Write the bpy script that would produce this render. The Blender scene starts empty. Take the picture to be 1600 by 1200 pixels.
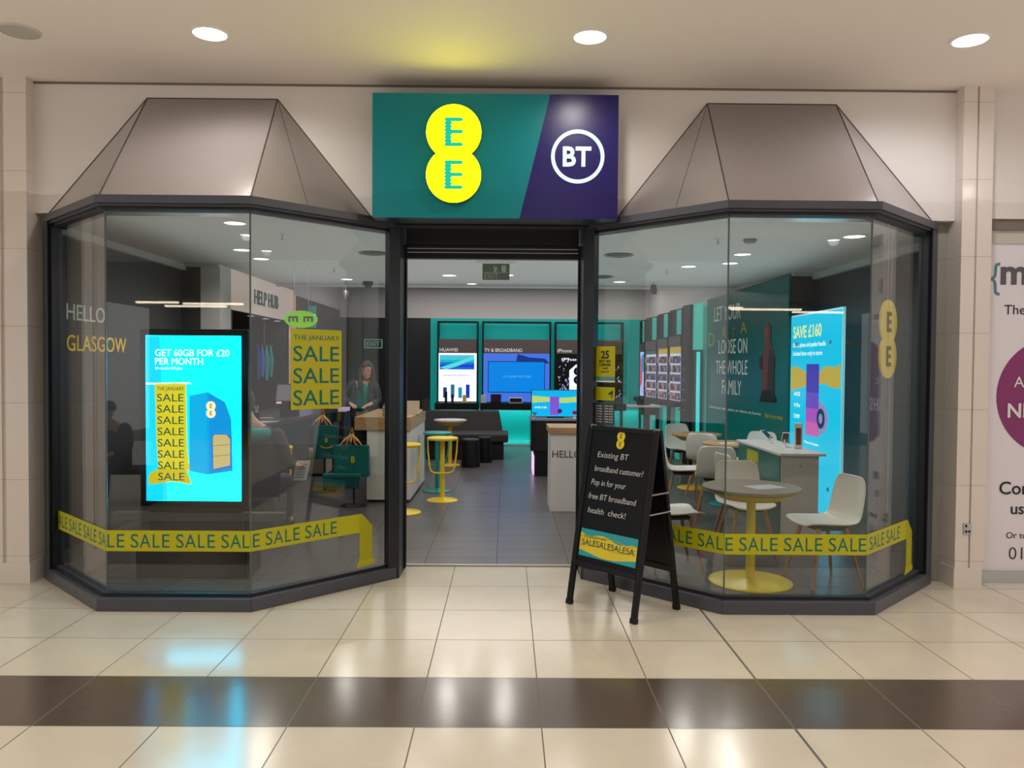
import bpy, math, random
from mathutils import Vector, Matrix
R = math.radians
random.seed(7)
SC = bpy.context.scene
COL = SC.collection

# ---------------------------------------------------------------- camera
FPX = 1230.0
CAM_H = 1.65
cd = bpy.data.cameras.new('camera'); cam = bpy.data.objects.new('camera', cd); COL.objects.link(cam)
cd.sensor_width = 36; cd.lens = FPX / 1600 * 36; cd.clip_start = .05; cd.clip_end = 100
CM = Matrix.Rotation(R(-.42), 3, 'Z') @ Matrix.Rotation(R(90 - 1.40), 3, 'X') @ Matrix.Rotation(R(.42), 3, 'Z')
cam.matrix_world = Matrix.Translation((0, 0, CAM_H)) @ CM.to_4x4()
SC.camera = cam

def ray(px, py): return CM @ Vector(((px - 800) / FPX, (600 - py) / FPX, -1))
def at(px, py, Y):
    d = ray(px, py); return Vector((0, 0, CAM_H)) + d * (Y / d.y)
def onz(px, py, Z):
    d = ray(px, py); return Vector((0, 0, CAM_H)) + d * ((Z - CAM_H) / d.z)

# ---------------------------------------------------------------- colour management, world
vs = SC.view_settings
SC.display_settings.display_device = 'sRGB'
vs.view_transform = 'Standard'; vs.look = 'None'; vs.gamma = 1; vs.use_curve_mapping = False
vs.exposure = 0.0
SC.cycles.max_bounces = 8; SC.cycles.transparent_max_bounces = 32
SC.cycles.diffuse_bounces = 4; SC.cycles.glossy_bounces = 4
SC.cycles.sample_clamp_indirect = 6
SC.cycles.caustics_reflective = False; SC.cycles.caustics_refractive = False

def lin(c):
    return tuple(((v/255)/12.92 if v/255 <= .04045 else ((v/255+.055)/1.055)**2.4) for v in c)

world = bpy.data.worlds.new('mall_ambient'); SC.world = world; world.use_nodes = True
bgn = world.node_tree.nodes['Background']
bgn.inputs[0].default_value = (1.0, .955, .93, 1); bgn.inputs[1].default_value = .85

def area(name, loc, rot, size, energy, color, parent=None, sy=None, spread=None):
    l = bpy.data.lights.new(name, 'AREA'); l.energy = energy; l.color = color
    l.shape = 'RECTANGLE'; l.size = size; l.size_y = sy or size
    if spread: l.spread = spread
    o = bpy.data.objects.new(name, l); COL.objects.link(o); o.location = loc; o.rotation_euler = rot
    return o
MALL_E = 52; SHOP_E = 34
# added fill lamps without fittings, standing in for light bounced off the floors
area('mall_bounce_fill', (0, 2.0, 2.9), (R(180), 0, 0), 14, 62, (1, .94, .9), sy=8)
area('shop_bounce_fill', (0.0, 8.8, 2.45), (R(180), 0, 0), 6.4, 50, (.97, 1, 1), sy=5.4)
# raised lit recess at the back of the shop
area('cove_light', (0.0, 14.2, 3.22), (0, 0, 0), 5.0, 85, (1, .9, .84), sy=2.5)

# cyan LED strips under the rear shelves and above the rear units, washing the teal back wall
area('shelf_led', (.65, 15.93, .70), (R(-150+180), 0, 0), 4.2, 9, (.25, 1, .95), sy=.05)
area('floor_led', (.65, 15.98, .06), (R(150), 0, 0), 4.2, 5, (.25, 1, .95), sy=.05)
# ---------------------------------------------------------------- materials
MATS = {}; KEYS = {}
def nt(name):
    m = bpy.data.materials.new(name); m.use_nodes = True
    return m, m.node_tree.nodes, m.node_tree.links
def mat(name, c, rough=.5, metal=0, emit=None, es=0, noise=.0, nscale=8, bump=0, spec=None, coat=0):
    if name in MATS:
        assert KEYS[name] == tuple(c), name
        return MATS[name]
    KEYS[name] = tuple(c)
    m, n, l = nt(name); b = n['Principled BSDF']
    col = lin(c) + (1,)
    b.inputs['Base Color'].default_value = col
    b.inputs['Roughness'].default_value = rough; b.inputs['Metallic'].default_value = metal
    if spec is not None: b.inputs['Specular IOR Level'].default_value = spec
    if coat: b.inputs['Coat Weight'].default_value = coat; b.inputs['Coat Roughness'].default_value = .05
    if noise or bump:
        tc = n.new('ShaderNodeTexCoord'); t = n.new('ShaderNodeTexNoise'); t.inputs['Scale'].default_value = nscale
        t.inputs['Detail'].default_value = 5
        l.new(tc.outputs['Object'], t.inputs['Vector'])
        if noise:
            mx = n.new('ShaderNodeMix'); mx.data_type = 'RGBA'
            mx.inputs[6].default_value = tuple(v*(1-noise) for v in col[:3])+(1,)
            mx.inputs[7].default_value = tuple(min(1, v*(1+noise)) for v in col[:3])+(1,)
            l.new(t.outputs['Fac'], mx.inputs[0]); l.new(mx.outputs[2], b.inputs['Base Color'])
        if bump:
            bp = n.new('ShaderNodeBump'); bp.inputs['Strength'].default_value = bump; bp.inputs['Distance'].default_value = .002
            l.new(t.outputs['Fac'], bp.inputs['Height']); l.new(bp.outputs['Normal'], b.inputs['Normal'])
    if emit:
        b.inputs['Emission Color'].default_value = lin(emit) + (1,); b.inputs['Emission Strength'].default_value = es
    MATS[name] = m; return m
def em(name, c, s=1.0):
    return mat(name, tuple(v*.25 for v in c), .25, emit=c, es=s)

def grid_mat(name, c, grout, sx, sy, ox=0, oy=0, gw=.004, rough=.25, axes='XY', var=.05, mottle=.06, mscale=3, band=None, plank=False, seam=None, spec=.5, rnoise=.0):
    """tiles in world units from the object coordinates: grout lines, tone per tile, mottling"""
    m, n, l = nt(name); b = n['Principled BSDF']
    tc = n.new('ShaderNodeTexCoord'); sp = n.new('ShaderNodeSeparateXYZ'); l.new(tc.outputs['Object'], sp.inputs[0])
    def M(op, a, bb=None, c2=None):
        q = n.new('ShaderNodeMath'); q.operation = op
        for i, v in enumerate((a, bb, c2)):
            if v is None: continue
            if isinstance(v, (int, float)): q.inputs[i].default_value = v
            else: l.new(v, q.inputs[i])
        return q.outputs[0]
    A = sp.outputs[axes[0]]; B = sp.outputs[axes[1]]
    u = M('DIVIDE', M('SUBTRACT', A, ox), sx); v = M('DIVIDE', M('SUBTRACT', B, oy), sy)
    if plank: u = M('ADD', u, M('MULTIPLY', M('FLOOR', v), .5))
    du = M('MULTIPLY', M('PINGPONG', u, .5), sx); dv = M('MULTIPLY', M('PINGPONG', v, .5), sy)
    line = M('LESS_THAN', M('MINIMUM', du, dv), gw/2)
    # tone per tile
    cx = n.new('ShaderNodeCombineXYZ'); l.new(M('FLOOR', u), cx.inputs[0]); l.new(M('FLOOR', v), cx.inputs[1])
    wn = n.new('ShaderNodeTexWhiteNoise'); wn.noise_dimensions = '3D'; l.new(cx.outputs[0], wn.inputs['Vector'])
    ns = n.new('ShaderNodeTexNoise'); ns.inputs['Scale'].default_value = mscale; ns.inputs['Detail'].default_value = 6
    ns.inputs['Roughness'].default_value = .6
    if plank:
        mp = n.new('ShaderNodeMapping'); mp.inputs['Scale'].default_value = (1, 9, 1)
        l.new(tc.outputs['Object'], mp.inputs[0]); l.new(mp.outputs[0], ns.inputs['Vector'])
    else: l.new(tc.outputs['Object'], ns.inputs['Vector'])
    tone = M('ADD', M('ADD', 1 - var/2 - mottle, M('MULTIPLY', wn.outputs['Value'], var)), M('MULTIPLY', ns.outputs['Fac'], mottle*2))
    base = n.new('ShaderNodeRGB'); base.outputs[0].default_value = lin(c) + (1,)
    src = base.outputs[0]
    if band:      # a band of darker tiles between two rows
        lo, hi, bc = band
        f = M('MULTIPLY', M('GREATER_THAN', B, lo), M('LESS_THAN', B, hi))
        mx = n.new('ShaderNodeMix'); mx.data_type = 'RGBA'; l.new(f, mx.inputs[0]); l.new(src, mx.inputs[6])
        mx.inputs[7].default_value = lin(bc) + (1,); src = mx.outputs[2]
    vm = n.new('ShaderNodeVectorMath'); vm.operation = 'SCALE'; l.new(src, vm.inputs[0]); l.new(tone, vm.inputs['Scale'])
    mg = n.new('ShaderNodeMix'); mg.data_type = 'RGBA'; l.new(line, mg.inputs[0]); l.new(vm.outputs[0], mg.inputs[6])
    mg.inputs[7].default_value = lin(grout) + (1,); out = mg.outputs[2]
    if seam:
        sxx, sw, scol = seam
        f = M('LESS_THAN', M('ABSOLUTE', M('SUBTRACT', A, sxx)), sw/2)
        ms = n.new('ShaderNodeMix'); ms.data_type = 'RGBA'; l.new(f, ms.inputs[0]); l.new(out, ms.inputs[6])
        ms.inputs[7].default_value = lin(scol) + (1,); out = ms.outputs[2]
    l.new(out, b.inputs['Base Color'])
    rr = M('ADD', rough, M('MULTIPLY', ns.outputs['Fac'], rnoise)); rr = M('ADD', rr, M('MULTIPLY', line, .4))
    l.new(rr, b.inputs['Roughness']); b.inputs['Specular IOR Level'].default_value = spec
    bp = n.new('ShaderNodeBump'); bp.inputs['Strength'].default_value = .25; bp.inputs['Distance'].default_value = .002; bp.invert = True
    l.new(line, bp.inputs['Height']); l.new(bp.outputs['Normal'], b.inputs['Normal'])
    MATS[name] = m; return m

def glass_mat():
    m, n, l = nt('shopfront_glass'); n.remove(n['Principled BSDF'])
    out = n['Material Output']; lw = n.new('ShaderNodeLayerWeight'); lw.inputs[0].default_value = .5
    p = n.new('ShaderNodeMath'); p.operation = 'POWER'; p.inputs[1].default_value = 5; l.new(lw.outputs['Facing'], p.inputs[0])
    a = n.new('ShaderNodeMath'); a.operation = 'MULTIPLY_ADD'; a.inputs[1].default_value = .95; a.inputs[2].default_value = .045
    l.new(p.outputs[0], a.inputs[0])
    t = n.new('ShaderNodeBsdfTransparent'); t.inputs[0].default_value = (.90, .915, .905, 1)
    g = n.new('ShaderNodeBsdfGlossy'); g.inputs[0].default_value = (1, 1, 1, 1); g.inputs['Roughness'].default_value = .005
    mx = n.new('ShaderNodeMixShader'); l.new(a.outputs[0], mx.inputs[0]); l.new(t.outputs[0], mx.inputs[1]); l.new(g.outputs[0], mx.inputs[2])
    l.new(mx.outputs[0], out.inputs[0]); return m
def clear_glass():
    m = mat('jar_glass', (230, 235, 235), .05); m.node_tree.nodes['Principled BSDF'].inputs['Transmission Weight'].default_value = .9
    return m
def wood_mat(name, c1, c2, scale=(1, 14, 14), rough=.35):
    if name in MATS: return MATS[name]
    m, n, l = nt(name); b = n['Principled BSDF']
    tc = n.new('ShaderNodeTexCoord'); mp = n.new('ShaderNodeMapping'); mp.inputs['Scale'].default_value = scale
    t = n.new('ShaderNodeTexNoise'); t.inputs['Scale'].default_value = 3; t.inputs['Detail'].default_value = 6; t.inputs['Distortion'].default_value = .6
    r = n.new('ShaderNodeValToRGB'); r.color_ramp.elements[0].position = .3; r.color_ramp.elements[1].position = .7
    r.color_ramp.elements[0].color = lin(c1)+(1,); r.color_ramp.elements[1].color = lin(c2)+(1,)
    l.new(tc.outputs['Object'], mp.inputs[0]); l.new(mp.outputs[0], t.inputs['Vector']); l.new(t.outputs['Fac'], r.inputs[0])
    l.new(r.outputs[0], b.inputs['Base Color']); b.inputs['Roughness'].default_value = rough
    MATS[name] = m; return m

FRAME = mat('grey_powder_coat', (72, 74, 84), .38, .1, noise=.05, nscale=30)
FRAMED = mat('dark_gasket', (24, 25, 29), .5)
JAMB = mat('dark_jamb_metal', (34, 37, 44), .35, .3)
GLASS = glass_mat()
WALLW = mat('white_wall_paint', (222, 216, 212), .42, noise=.015, nscale=2)
CEILM = mat('beige_ceiling_paint', (226, 216, 206), .75, noise=.02, nscale=1.5)
HOODM = mat('satin_metal_sheet', (176, 168, 166), .2, .5, noise=.03, nscale=4)
SEAMM = mat('dark_seam', (62, 56, 55), .6)
PIERM = grid_mat('glazed_cream_tile', (222, 212, 204), (176, 166, 158), 3, .57, 1.2, .20, .004, .10, 'XZ', .03, .03, 2)
FLOORM = grid_mat('cream_floor_tile', (222, 211, 190), (104, 92, 78), .578, .57, .172, .12, .006, .15, 'XY', .06, .09, 4,
                  band=(3.54, 4.11, (94, 80, 70)), seam=(1.328, .013, (96, 92, 86)), rnoise=.06, spec=1.0)
SHOPFL = grid_mat('grey_plank_tile', (96, 92, 92), (48, 48, 52), .60, .30, -.07, 6.4, .005, .26, 'XY', .10, .16, 3, plank=False, rnoise=.1)
DKWALL = mat('dark_grey_wall', (66, 68, 70), .5, noise=.04, nscale=3)
BLKWALL = mat('near_black_wall', (30, 32, 38), .5)
SHOPCEIL = mat('shop_ceiling_paint', (186, 190, 186), .8)
SHOPW = mat('shop_white_board', (206, 204, 204), .55)
TEALW = mat('teal_wall_graphic', (0, 112, 108), .28, noise=.04, nscale=2)
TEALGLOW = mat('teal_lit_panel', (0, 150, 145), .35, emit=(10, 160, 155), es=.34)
TEALLED = em('cyan_led', (60, 240, 230), 3.0)
BLACK = mat('matt_black', (13, 13, 15), .5, spec=.3)
BLACKG = mat('gloss_black', (14, 14, 16), .15)
WHITE = mat('white_laminate', (226, 224, 222), .35)
WHITEP = mat('white_plastic', (232, 230, 222), .35)
YEL = mat('yellow_powder_coat', (236, 214, 20), .4)
TEALP = mat('teal_powder_coat', (30, 150, 145), .4)
STEEL = mat('brushed_steel', (190, 190, 188), .3, .9)
OAK = wood_mat('oak_leg', (168, 124, 82), (196, 152, 104), (8, 8, 1))
OAKT = wood_mat('oak_table_top', (176, 142, 98), (208, 178, 132), (1, 12, 12))
GREYT = wood_mat('greyed_table_top', (128, 118, 98), (150, 138, 116), (1, 12, 12))
STICK = mat('yellow_sticker', (186, 180, 0), .45)
TEALINK = mat('teal_ink', (0, 104, 96), .5)
DKTEALINK = mat('dark_green_ink', (0, 70, 62), .5)
PAPER = mat('white_paper', (236, 236, 236), .5)
CHALK = mat('white_chalk', (214, 214, 214), .8)
CYAN = em('cyan_screen', (0, 200, 246), 11)
LAMPW = em('warm_lamp_disc', (255, 244, 232), 14)
LAMPS = em('shop_lamp_disc', (255, 248, 240), 3)

# ---------------------------------------------------------------- object helpers
def tag(o, label=None, cat=None, group=None, kind=None):
    if label: o['label'] = label
    if cat: o['category'] = cat
    if group: o['group'] = group
    if kind: o['kind'] = kind
    return o
def thing(name, loc=(0, 0, 0), rz=0, label=None, cat=None, group=None, kind=None):
    o = bpy.data.objects.new(name, None); COL.objects.link(o); o.empty_display_size = .1
    o.location = loc; o.rotation_euler = (0, 0, rz)
    return tag(o, label, cat, group, kind)
def rootloc(p):
    v = Vector((0, 0, 0))
    while p is not None: v += p.location; p = p.parent
    return v
class MB:
    def __init__(s): s.v = []; s.f = []
    def add(s, vs, fs):
        k = len(s.v); s.v += [tuple(v) for v in vs]; s.f += [tuple(i + k for i in f) for f in fs]; return s
    def box(s, x0, x1, y0, y1, z0, z1):
        return s.add([(x, y, z) for z in (z0, z1) for y in (y0, y1) for x in (x0, x1)],
                     [(0, 2, 3, 1), (4, 5, 7, 6), (0, 1, 5, 4), (2, 6, 7, 3), (0, 4, 6, 2), (1, 3, 7, 5)])
    def prism(s, poly, z0, z1):
        n = len(poly); a = sum(poly[i][0]*poly[(i+1) % n][1]-poly[(i+1) % n][0]*poly[i][1] for i in range(n))
        if a < 0: poly = poly[::-1]
        return s.add([(x, y, z0) for x, y in poly] + [(x, y, z1) for x, y in poly],
                     [tuple(range(n))[::-1], tuple(range(n, 2*n))] + [(i, (i+1) % n, n+(i+1) % n, n+i) for i in range(n)])
    def slab(s, o, r, u, poly, t):
        """polygon in plane (r,u) at o, thickness t along r x u, front face last"""
        nrm = r.cross(u).normalized(); n = len(poly)
        a = sum(poly[i][0]*poly[(i+1) % n][1]-poly[(i+1) % n][0]*poly[i][1] for i in range(n))
        if a < 0: poly = poly[::-1]
        A = [o + r*x + u*y for x, y in poly]; B = [p + nrm*t for p in A]
        return s.add(A + B, [tuple(range(n))[::-1], tuple(range(n, 2*n))] + [(i, (i+1) % n, n+(i+1) % n, n+i) for i in range(n)])
    def wall(s, pts, z0, z1, t):
        """thick vertical wall along 2 plan points, thickness to the left side"""
        (x0, y0), (x1, y1) = pts; d = Vector((x1-x0, y1-y0)).normalized(); nn = Vector((-d.y, d.x))*t
        return s.prism([(x0, y0), (x1, y1), (x1+nn.x, y1+nn.y), (x0+nn.x, y0+nn.y)], z0, z1)
    def tube(s, path, r, seg=10, closed=False):
        P = [Vector(p) for p in path]; n = len(P); rr = r if isinstance(r, (list, tuple)) else [r]*n
        k = len(s.v); up = None
        for i, p in enumerate(P):
            a = P[i-1] if (i > 0 or closed) else P[i]; b = P[(i+1) % n] if (i < n-1 or closed) else P[i]
            t = (b - a).normalized()
            if up is None:
                up = Vector((0, 0, 1)) if abs(t.z) < .9 else Vector((1, 0, 0))
            x = t.cross(up).normalized(); y = x.cross(t).normalized(); up = y
            for j in range(seg):
                q = 2*math.pi*j/seg; s.v.append(tuple(p + (x*math.cos(q) + y*math.sin(q))*rr[i]))
        m = n if closed else n-1
        for i in range(m):
            for j in range(seg):
                a = k+i*seg+j; b = k+i*seg+(j+1) % seg; c = k+((i+1) % n)*seg+(j+1) % seg; d = k+((i+1) % n)*seg+j
                s.f.append((a, d, c, b))
        if not closed:
            s.f.append(tuple(k+j for j in range(seg))); s.f.append(tuple(k+(n-1)*seg+j for j in range(seg))[::-1])
        return s
    def lathe(s, prof, c=(0, 0, 0), seg=32):
        k = len(s.v); n = len(prof)
        for r, z in prof:
            for j in range(seg):
                q = 2*math.pi*j/seg; s.v.append((c[0]+r*math.cos(q), c[1]+r*math.sin(q), c[2]+z))
        for i in range(n-1):
            for j in range(seg):
                a = k+i*seg+j; b = k+i*seg+(j+1) % seg; s.f.append((a, b, b+seg, a+seg))
        s.f.append(tuple(k+j for j in range(seg))[::-1]); s.f.append(tuple(k+(n-1)*seg+j for j in range(seg)))
        return s
    def ball(s, c, r, seg=16, rings=8):
        rx, ry, rz = (r, r, r) if isinstance(r, (int, float)) else r; k = len(s.v)
        s.v.append((c[0], c[1], c[2]-rz))
        for i in range(1, rings):
            t = -math.pi/2 + math.pi*i/rings
            for j in range(seg):
                q = 2*math.pi*j/seg; s.v.append((c[0]+rx*math.cos(t)*math.cos(q), c[1]+ry*math.cos(t)*math.sin(q), c[2]+rz*math.sin(t)))
        s.v.append((c[0], c[1], c[2]+rz)); top = len(s.v)-1
        for j in range(seg): s.f.append((k, k+1+(j+1) % seg, k+1+j)); s.f.append((top, top-seg+j, top-seg+(j+1) % seg))
        for i in range(rings-2):
            for j in range(seg):
                a = k+1+i*seg+j; b = k+1+i*seg+(j+1) % seg; s.f.append((a, b, b+seg, a+seg))
        return s
    def build(s, name, m, parent=None, smooth=False, bevel=0, world=False, subsurf=0):
        off = rootloc(parent) if world else Vector((0, 0, 0))
        me = bpy.data.meshes.new(name); me.from_pydata([(v[0]-off.x, v[1]-off.y, v[2]-off.z) for v in s.v], [], s.f); me.materials.append(m); me.update()
        o = bpy.data.objects.new(name, me); COL.objects.link(o); o.parent = parent
        if smooth:
            me.polygons.foreach_set('use_smooth', [True]*len(me.polygons))
            me.set_sharp_from_angle(angle=R(38))
        if bevel:
            b = o.modifiers.new('bevel', 'BEVEL'); b.width = bevel; b.segments = 2; b.limit_method = 'ANGLE'
        if subsurf:
            b = o.modifiers.new('sub', 'SUBSURF'); b.levels = b.render_levels = subsurf
        return o
def copy_tree(o, parent=None):
    c = o.copy(); COL.objects.link(c); c.parent = parent
    for ch in list(o.children): copy_tree(ch, c)
    return c
X = Vector((1, 0, 0)); Yv = Vector((0, 1, 0)); Z = Vector((0, 0, 1))

def txt(s, o, r, u, h, m, parent, w=None, name='lettering', ext=.001, bold=0., shear=0., spacing=1., align='LEFT', world=True, lift=0., ls=1.):
    """letters as a mesh; o = left foot of the line, r = right, u = up, h = capital height, w = forced width"""
    c = bpy.data.curves.new('t', 'FONT'); c.body = s; c.size = 1; c.extrude = 0; c.offset = bold; c.shear = shear
    c.space_character = spacing; c.space_line = ls; c.align_x = 'LEFT'; c.resolution_u = 3
    t = bpy.data.objects.new('t', c); COL.objects.link(t)
    dg = bpy.context.evaluated_depsgraph_get(); me = bpy.data.meshes.new_from_object(t.evaluated_get(dg))
    COL.objects.unlink(t); bpy.data.objects.remove(t); bpy.data.curves.remove(c)
    vs_ = [v.co.copy() for v in me.vertices]
    if not vs_: return None
    x0 = min(v.x for v in vs_); x1 = max(v.x for v in vs_)
    sy = h / .7; sx = sy if w is None else w / (x1-x0)
    W = (x1-x0)*sx; dx = {'LEFT': 0, 'CENTER': -W/2, 'RIGHT': -W}[align]
    off = rootloc(parent) if world else Vector((0, 0, 0)); nrm = r.cross(u).normalized()
    r = r.normalized(); base = Vector(o) + nrm*lift - off
    fr = [base + r*((v.x-x0)*sx+dx) + u*(v.y*sy) + nrm*ext for v in vs_]
    bk = [p - nrm*ext for p in fr]
    fs = [tuple(p.vertices) for p in me.polygons]; n = len(vs_)
    flip = False
    if fs:
        a, b_, c_ = (fr[i] for i in fs[0][:3]); flip = (b_-a).cross(c_-a).dot(nrm) < 0
    ff = [f[::-1] for f in fs] if flip else fs
    edge = {}
    for f in ff:
        for i in range(len(f)): edge[(f[i], f[(i+1) % len(f)])] = 1
    sides = [(a, a+n, b_+n, b_) for (a, b_) in edge if (b_, a) not in edge]
    bpy.data.meshes.remove(me)
    mb = MB(); mb.v = [tuple(p) for p in fr+bk]; mb.f = ff + [tuple(i+n for i in f[::-1]) for f in ff] + sides
    return mb.build(name, m, parent)

def eight(r, seg=40, k=.775):
    """outline of the two overlapping discs, centre 0, discs of radius r above and below"""
    a0 = math.acos(k); pts = []
    for i in range(seg+1):
        t = -math.pi/2 + a0 + (2*math.pi-2*a0)*i/seg
        pts.append((r*math.cos(t), k*r+r*math.sin(t)))
    for i in range(1, seg):
        t = math.pi/2 + a0 + (2*math.pi-2*a0)*i/seg
        pts.append((r*math.cos(t), -k*r+r*math.sin(t)))
    return pts
def rotpts(p, ang): c, s_ = math.cos(ang), math.sin(ang); return [(x*c-y*s_, x*s_+y*c) for x, y in p]
def ee_logo(c, r, u, rad, m, mi, parent, t=.002, lift=0, dots=False, name='round_logo', lname='logo_letter', world=True):
    """yellow double-disc emblem with its two letters"""
    off = rootloc(parent) if world else Vector((0, 0, 0)); nrm = r.cross(u).normalized(); c = Vector(c) + nrm*lift
    mb = MB().slab(c - off, r, u, eight(rad), t); lo = mb.build(name, m, parent)
    for sgn in (1, -1):
        cc = c + u*(.775*rad*sgn) + nrm*t - off; q = MB(); H = rad*.92
        if dots:
            d = H/7
            cells = [(0, j) for j in range(8)] + [(.55, j) for j in range(0, 8)] + [(i, j) for j in (0, 3.6, 7) for i in (1.3, 2.1, 2.9, 3.7)]
            for i, j in cells:
                p = cc + r*((i-1.85)*d*.98) + u*((j-3.5)*d*.98)
                q.slab(p, r, u, [(d*.86*math.cos(a*math.pi/5), d*.56*math.sin(a*math.pi/5)) for a in range(10)], .004 + .0002*((i*7+j) % 3))
        else:
            w = H*.58; a = H*.2
            q.slab(cc, r, u, [(-w/2, -H/2), (w/2, -H/2), (w/2, -H/2+a), (-w/2+a, -H/2+a), (-w/2+a, -a/2), (w/2-.02*H, -a/2), (w/2-.02*H, a/2),
                              (-w/2+a, a/2), (-w/2+a, H/2-a), (w/2, H/2-a), (w/2, H/2), (-w/2, H/2)], max(t*.3, .0006))
        q.build(lname, mi, lo if world else lo)
    return lo
def rect(w, h, x=0, y=0): return [(x, y), (x+w, y), (x+w, y+h), (x, y+h)]
def panel(o, r, u, w, h, t, m, name, parent, x=0, y=0, lift=0, world=True):
    off = rootloc(parent) if world else Vector((0, 0, 0)); nrm = r.cross(u).normalized()
    return MB().slab(Vector(o)+nrm*lift-off, r, u, rect(w, h, x, y), t).build(name, m, parent)
def shape(o, r, u, pts, t, m, name, parent, lift=0, world=True):
    off = rootloc(parent) if world else Vector((0, 0, 0)); nrm = r.cross(u).normalized()
    return MB().slab(Vector(o)+nrm*lift-off, r, u, pts, t).build(name, m, parent)
def circ(x, y, rx, ry=None, n=24): ry = ry or rx; return [(x+rx*math.cos(2*math.pi*i/n), y+ry*math.sin(2*math.pi*i/n)) for i in range(n)]

# ================================================================ THE SETTING
XC = -.115
WY = 5.95                                   # plane of the white shopfront wall
CH = 3.735                                  # mall ceiling
SH = 2.81                                   # shop ceiling
tag(MB().box(-9, 9, -6, 6.42, -.1, 0).build('floor', FLOORM), kind='structure')
tag(MB().box(-5, 5, 6.42, 16.3, -.1, 0).build('floor', SHOPFL), kind='structure')
# shop floor running into the two bays, cut to the bay shape
BAY = [(.70, 6.04), (1.56, 5.18), (2.58, 5.18), (3.37, 5.95)]
for s in (-1, 1):
    poly = [(XC+s*(x), y+.06) for x, y in BAY] + [(XC+s*3.37, 6.42), (XC+s*.70, 6.42)]
    tag(MB().prism(poly, 0, .012).build('floor', SHOPFL), kind='structure')
tag(MB().box(-9, 9, -6, WY, CH, CH+.1).build('ceiling', CEILM), kind='structure')
tag(MB().box(-3.54, 3.40, WY, WY+.12, 2.76, CH).build('wall_front', WALLW), kind='structure')
tag(MB().box(-3.54, 3.40, WY-.004, WY, CH-.016, CH).build('trim_1', mat('shadow_gap', (120, 108, 98), .7)), kind='structure')
tag(MB().box(3.6, 9, WY, WY+.12, 2.78, CH).build('wall_front', WALLW), kind='structure')
tag(MB().box(-9, -3.9, WY+.2, WY+.3, 0, CH).build('wall_front', WALLW), kind='structure')

# tiled piers each side
p = MB().box(-3.705, -3.54, 5.85, 6.12, .15, CH).box(-4.6, -3.735, 5.85, 6.12, .15, CH).box(-3.735, -3.705, 5.87, 6.12, .15, CH).box(-4.6, -3.53, 5.84, 6.12, 0, .15)
tag(p.build('wall_left_pier', PIERM), kind='structure')
p = MB().box(3.375, 3.475, 5.85, 6.12, .15, CH).box(3.49, 3.60, 5.85, 6.12, .15, CH).box(3.475, 3.49, 5.87, 6.12, .15, CH).box(3.365, 3.575, 5.84, 6.12, 0, .15)
tag(p.build('wall_right_pier', PIERM), kind='structure')
# grey tiled return between pier and frame
RETM = grid_mat('grey_green_return_tile', (150, 150, 142), (120, 118, 110), 3, .57, 1.2, .2, .004, .2, 'YZ', .04, .1, 3)

# ---- bays: plinth, head, posts, glass
def inset(pts, d):
    out = []
    for i, p in enumerate(pts):
        ns = []
        for a, b in ((i-1, i), (i, i+1)):
            if a < 0 or b >= len(pts): continue
            q = Vector((pts[b][0]-pts[a][0], pts[b][1]-pts[a][1])).normalized(); ns.append(Vector((-q.y, q.x)))
        if len(ns) == 1: n_ = ns[0]*d
        else:
            n_ = (ns[0]+ns[1]); n_ = n_/n_.length_squared*2*d
        out.append((p[0]+n_.x, p[1]+n_.y))
    return out
def band(mb, line, d0, d1, z0, z1, s):
    """strip following the bay line, between inset d0 and d1"""
    A = inset(line, d0); B = inset(line, d1)
    for i in range(len(line)-1):
        q = [A[i], A[i+1], B[i+1], B[i]]; mb.prism([(XC+s*x, y) for x, y in q], z0, z1)
    return mb
GL = inset(BAY, .075)      # glass line
GZ0, GZ1 = .105, 2.672
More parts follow.
